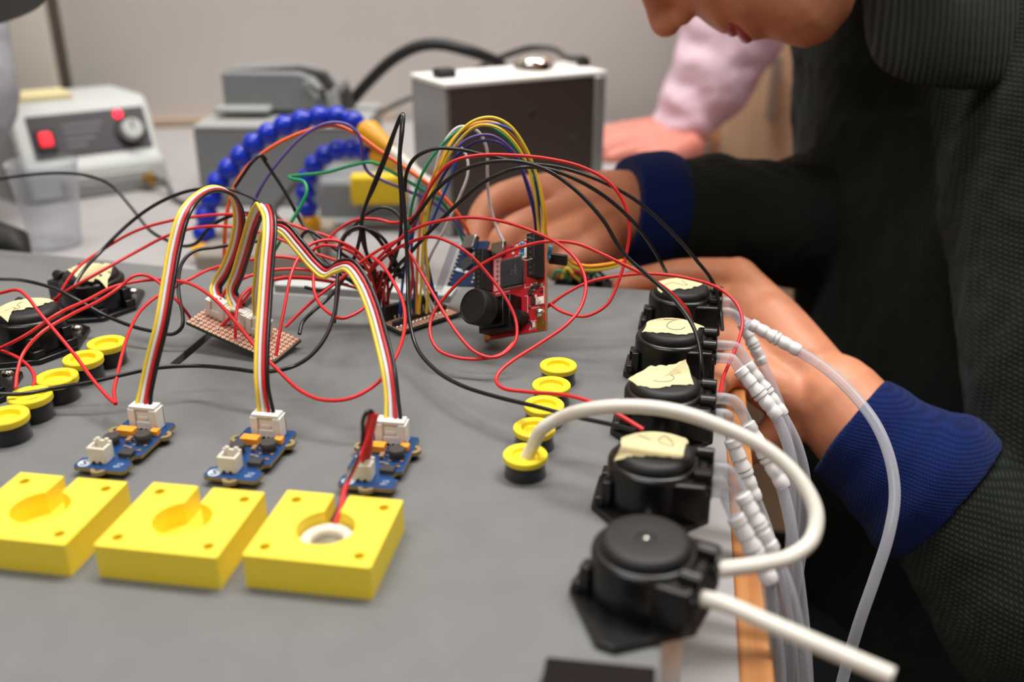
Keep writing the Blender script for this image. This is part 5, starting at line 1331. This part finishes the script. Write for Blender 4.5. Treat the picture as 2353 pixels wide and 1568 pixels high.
# ---- the person in a pink shirt behind
b2 = MB()
limb(b2, [(1830, -160, 1030, 46), (1690, 110, 1060, 36), (1620, 240, 1080, 29), (1575, 300, 1085, 26)], 5, 20)
for k, (x, y, d) in enumerate(((1478, 296, 1092), (1480, 312, 1080), (1486, 330, 1070), (1500, 346, 1044))):
    limb(b2, [(1590, 300 + 12 * k, 1084 - 4 * k, 15), ((1590 + x) / 2, (300 + 12 * k + y) / 2 - 5, (1084 + d) / 2 - 4, 15), (x, y, d, 12)], 5, 14)
    limb(b2, [(x, y, d, 11.5), (x - 40, y + 2, d + 2, 10), (x - 75, y + 8, d + 2, 9), (x - 100, y + 16, d, 8)], 5, 14)
limb(b2, [(1585, 332, 1050, 13), (1550, 350, 1026, 12), (1510, 360, 1012, 10), (1475, 364, 1006, 9)], 5, 14)
limb(b2, [(2180, -330, 950, 56), (2190, -600, 930, 54)], 5, 20)
sphere(b2, atd(2190, -820, 920), 105, sc=(.85, .95, 1.1))
p2 = put('person', fuse(b2, 2.6, 3), M['skin2']); tag(p2, 'person in pink shirt behind, hand resting on the bench', 'person')
sh = MB()
limb(sh, [(1560, 285, 1086, 31), (1580, 258, 1082, 38), (1620, 205, 1076, 46), (1650, 150, 1070, 51), (1690, 60, 1058, 56), (1790, -90, 1040, 60), (1890, -240, 1010, 64), (2080, -330, 970, 74)], 7, 32)
limb(sh, [(2160, -330, 950, 90), (2240, 0, 940, 115), (2250, 500, 940, 115), (2250, 1000, 940, 115)], 6, 32)
def shd(p): return 4.2 * nz((p.x * .8, p.y, p.z * 1.5), .03) + 4.0 * abs(nz((p.x, p.y, p.z * 1.9), .018)) - 1.5 + 1.2 * nz(p, .08)
put('shirt', fuse(sh, 4, 3, shd), M['pinkshirt'], p2)
tr = MB()
c = atd(2250, 1000, 940)
for dx in (-70, 70): limb(tr, [(V(c.x + dx, c.y, c.z), 85), (V(c.x + dx, c.y, -760), 55)], 8, 20)
put('trousers', fuse(tr, 8, 2), M['trousers'], p2)

# ---- the person at the left edge in a grey sleeve
b3 = MB()
limb(b3, [(-380, -200, 900, 46), (-100, 60, 800, 30), (-100, 200, 798, 32), (-200, 420, 780, 28), (-270, 470, 770, 24)], 6, 20)
for k in range(4): limb(b3, [(-270, 460 + 10 * k, 770, 14), (-340, 480 + 16 * k, 765, 11), (-400, 520 + 16 * k, 760, 9)], 5, 12)
limb(b3, [(-260, 490, 766, 13), (-300, 530, 758, 10), (-330, 560, 752, 9)], 5, 12)
limb(b3, [(-480, -320, 930, 60), (-470, -560, 900, 58)], 5, 20)
sphere(b3, atd(-460, -760, 890), 105, sc=(.85, .95, 1.1))
p3 = put('person', fuse(b3, 3, 3), M['skin2']); tag(p3, 'person in grey sweater, only the sleeve visible at the left edge', 'person')
sl = MB()
limb(sl, [(-430, -230, 920, 80), (-250, -150, 860, 58), (-120, -20, 805, 40), (-84, 110, 798, 36), (-84, 220, 796, 40), (-124, 320, 790, 40), (-185, 400, 780, 36)], 7, 32)
limb(sl, [(-480, -260, 930, 110), (-520, 100, 940, 140), (-540, 700, 950, 140)], 6, 32)
put('sweater', fuse(sl, 4.5, 3, lambda p: 3.0 * nz((p.x, p.y, p.z * 1.6), .03) + 1.2 * nz(p, .09)), M['greysleeve'], p3)
tr = MB(); c = atd(-540, 700, 950)
for dx in (-75, 75): limb(tr, [(V(c.x + dx, c.y, c.z), 85), (V(c.x + dx, c.y, -760), 55)], 8, 20)
put('trousers', fuse(tr, 8, 2), M['trousers'], p3)
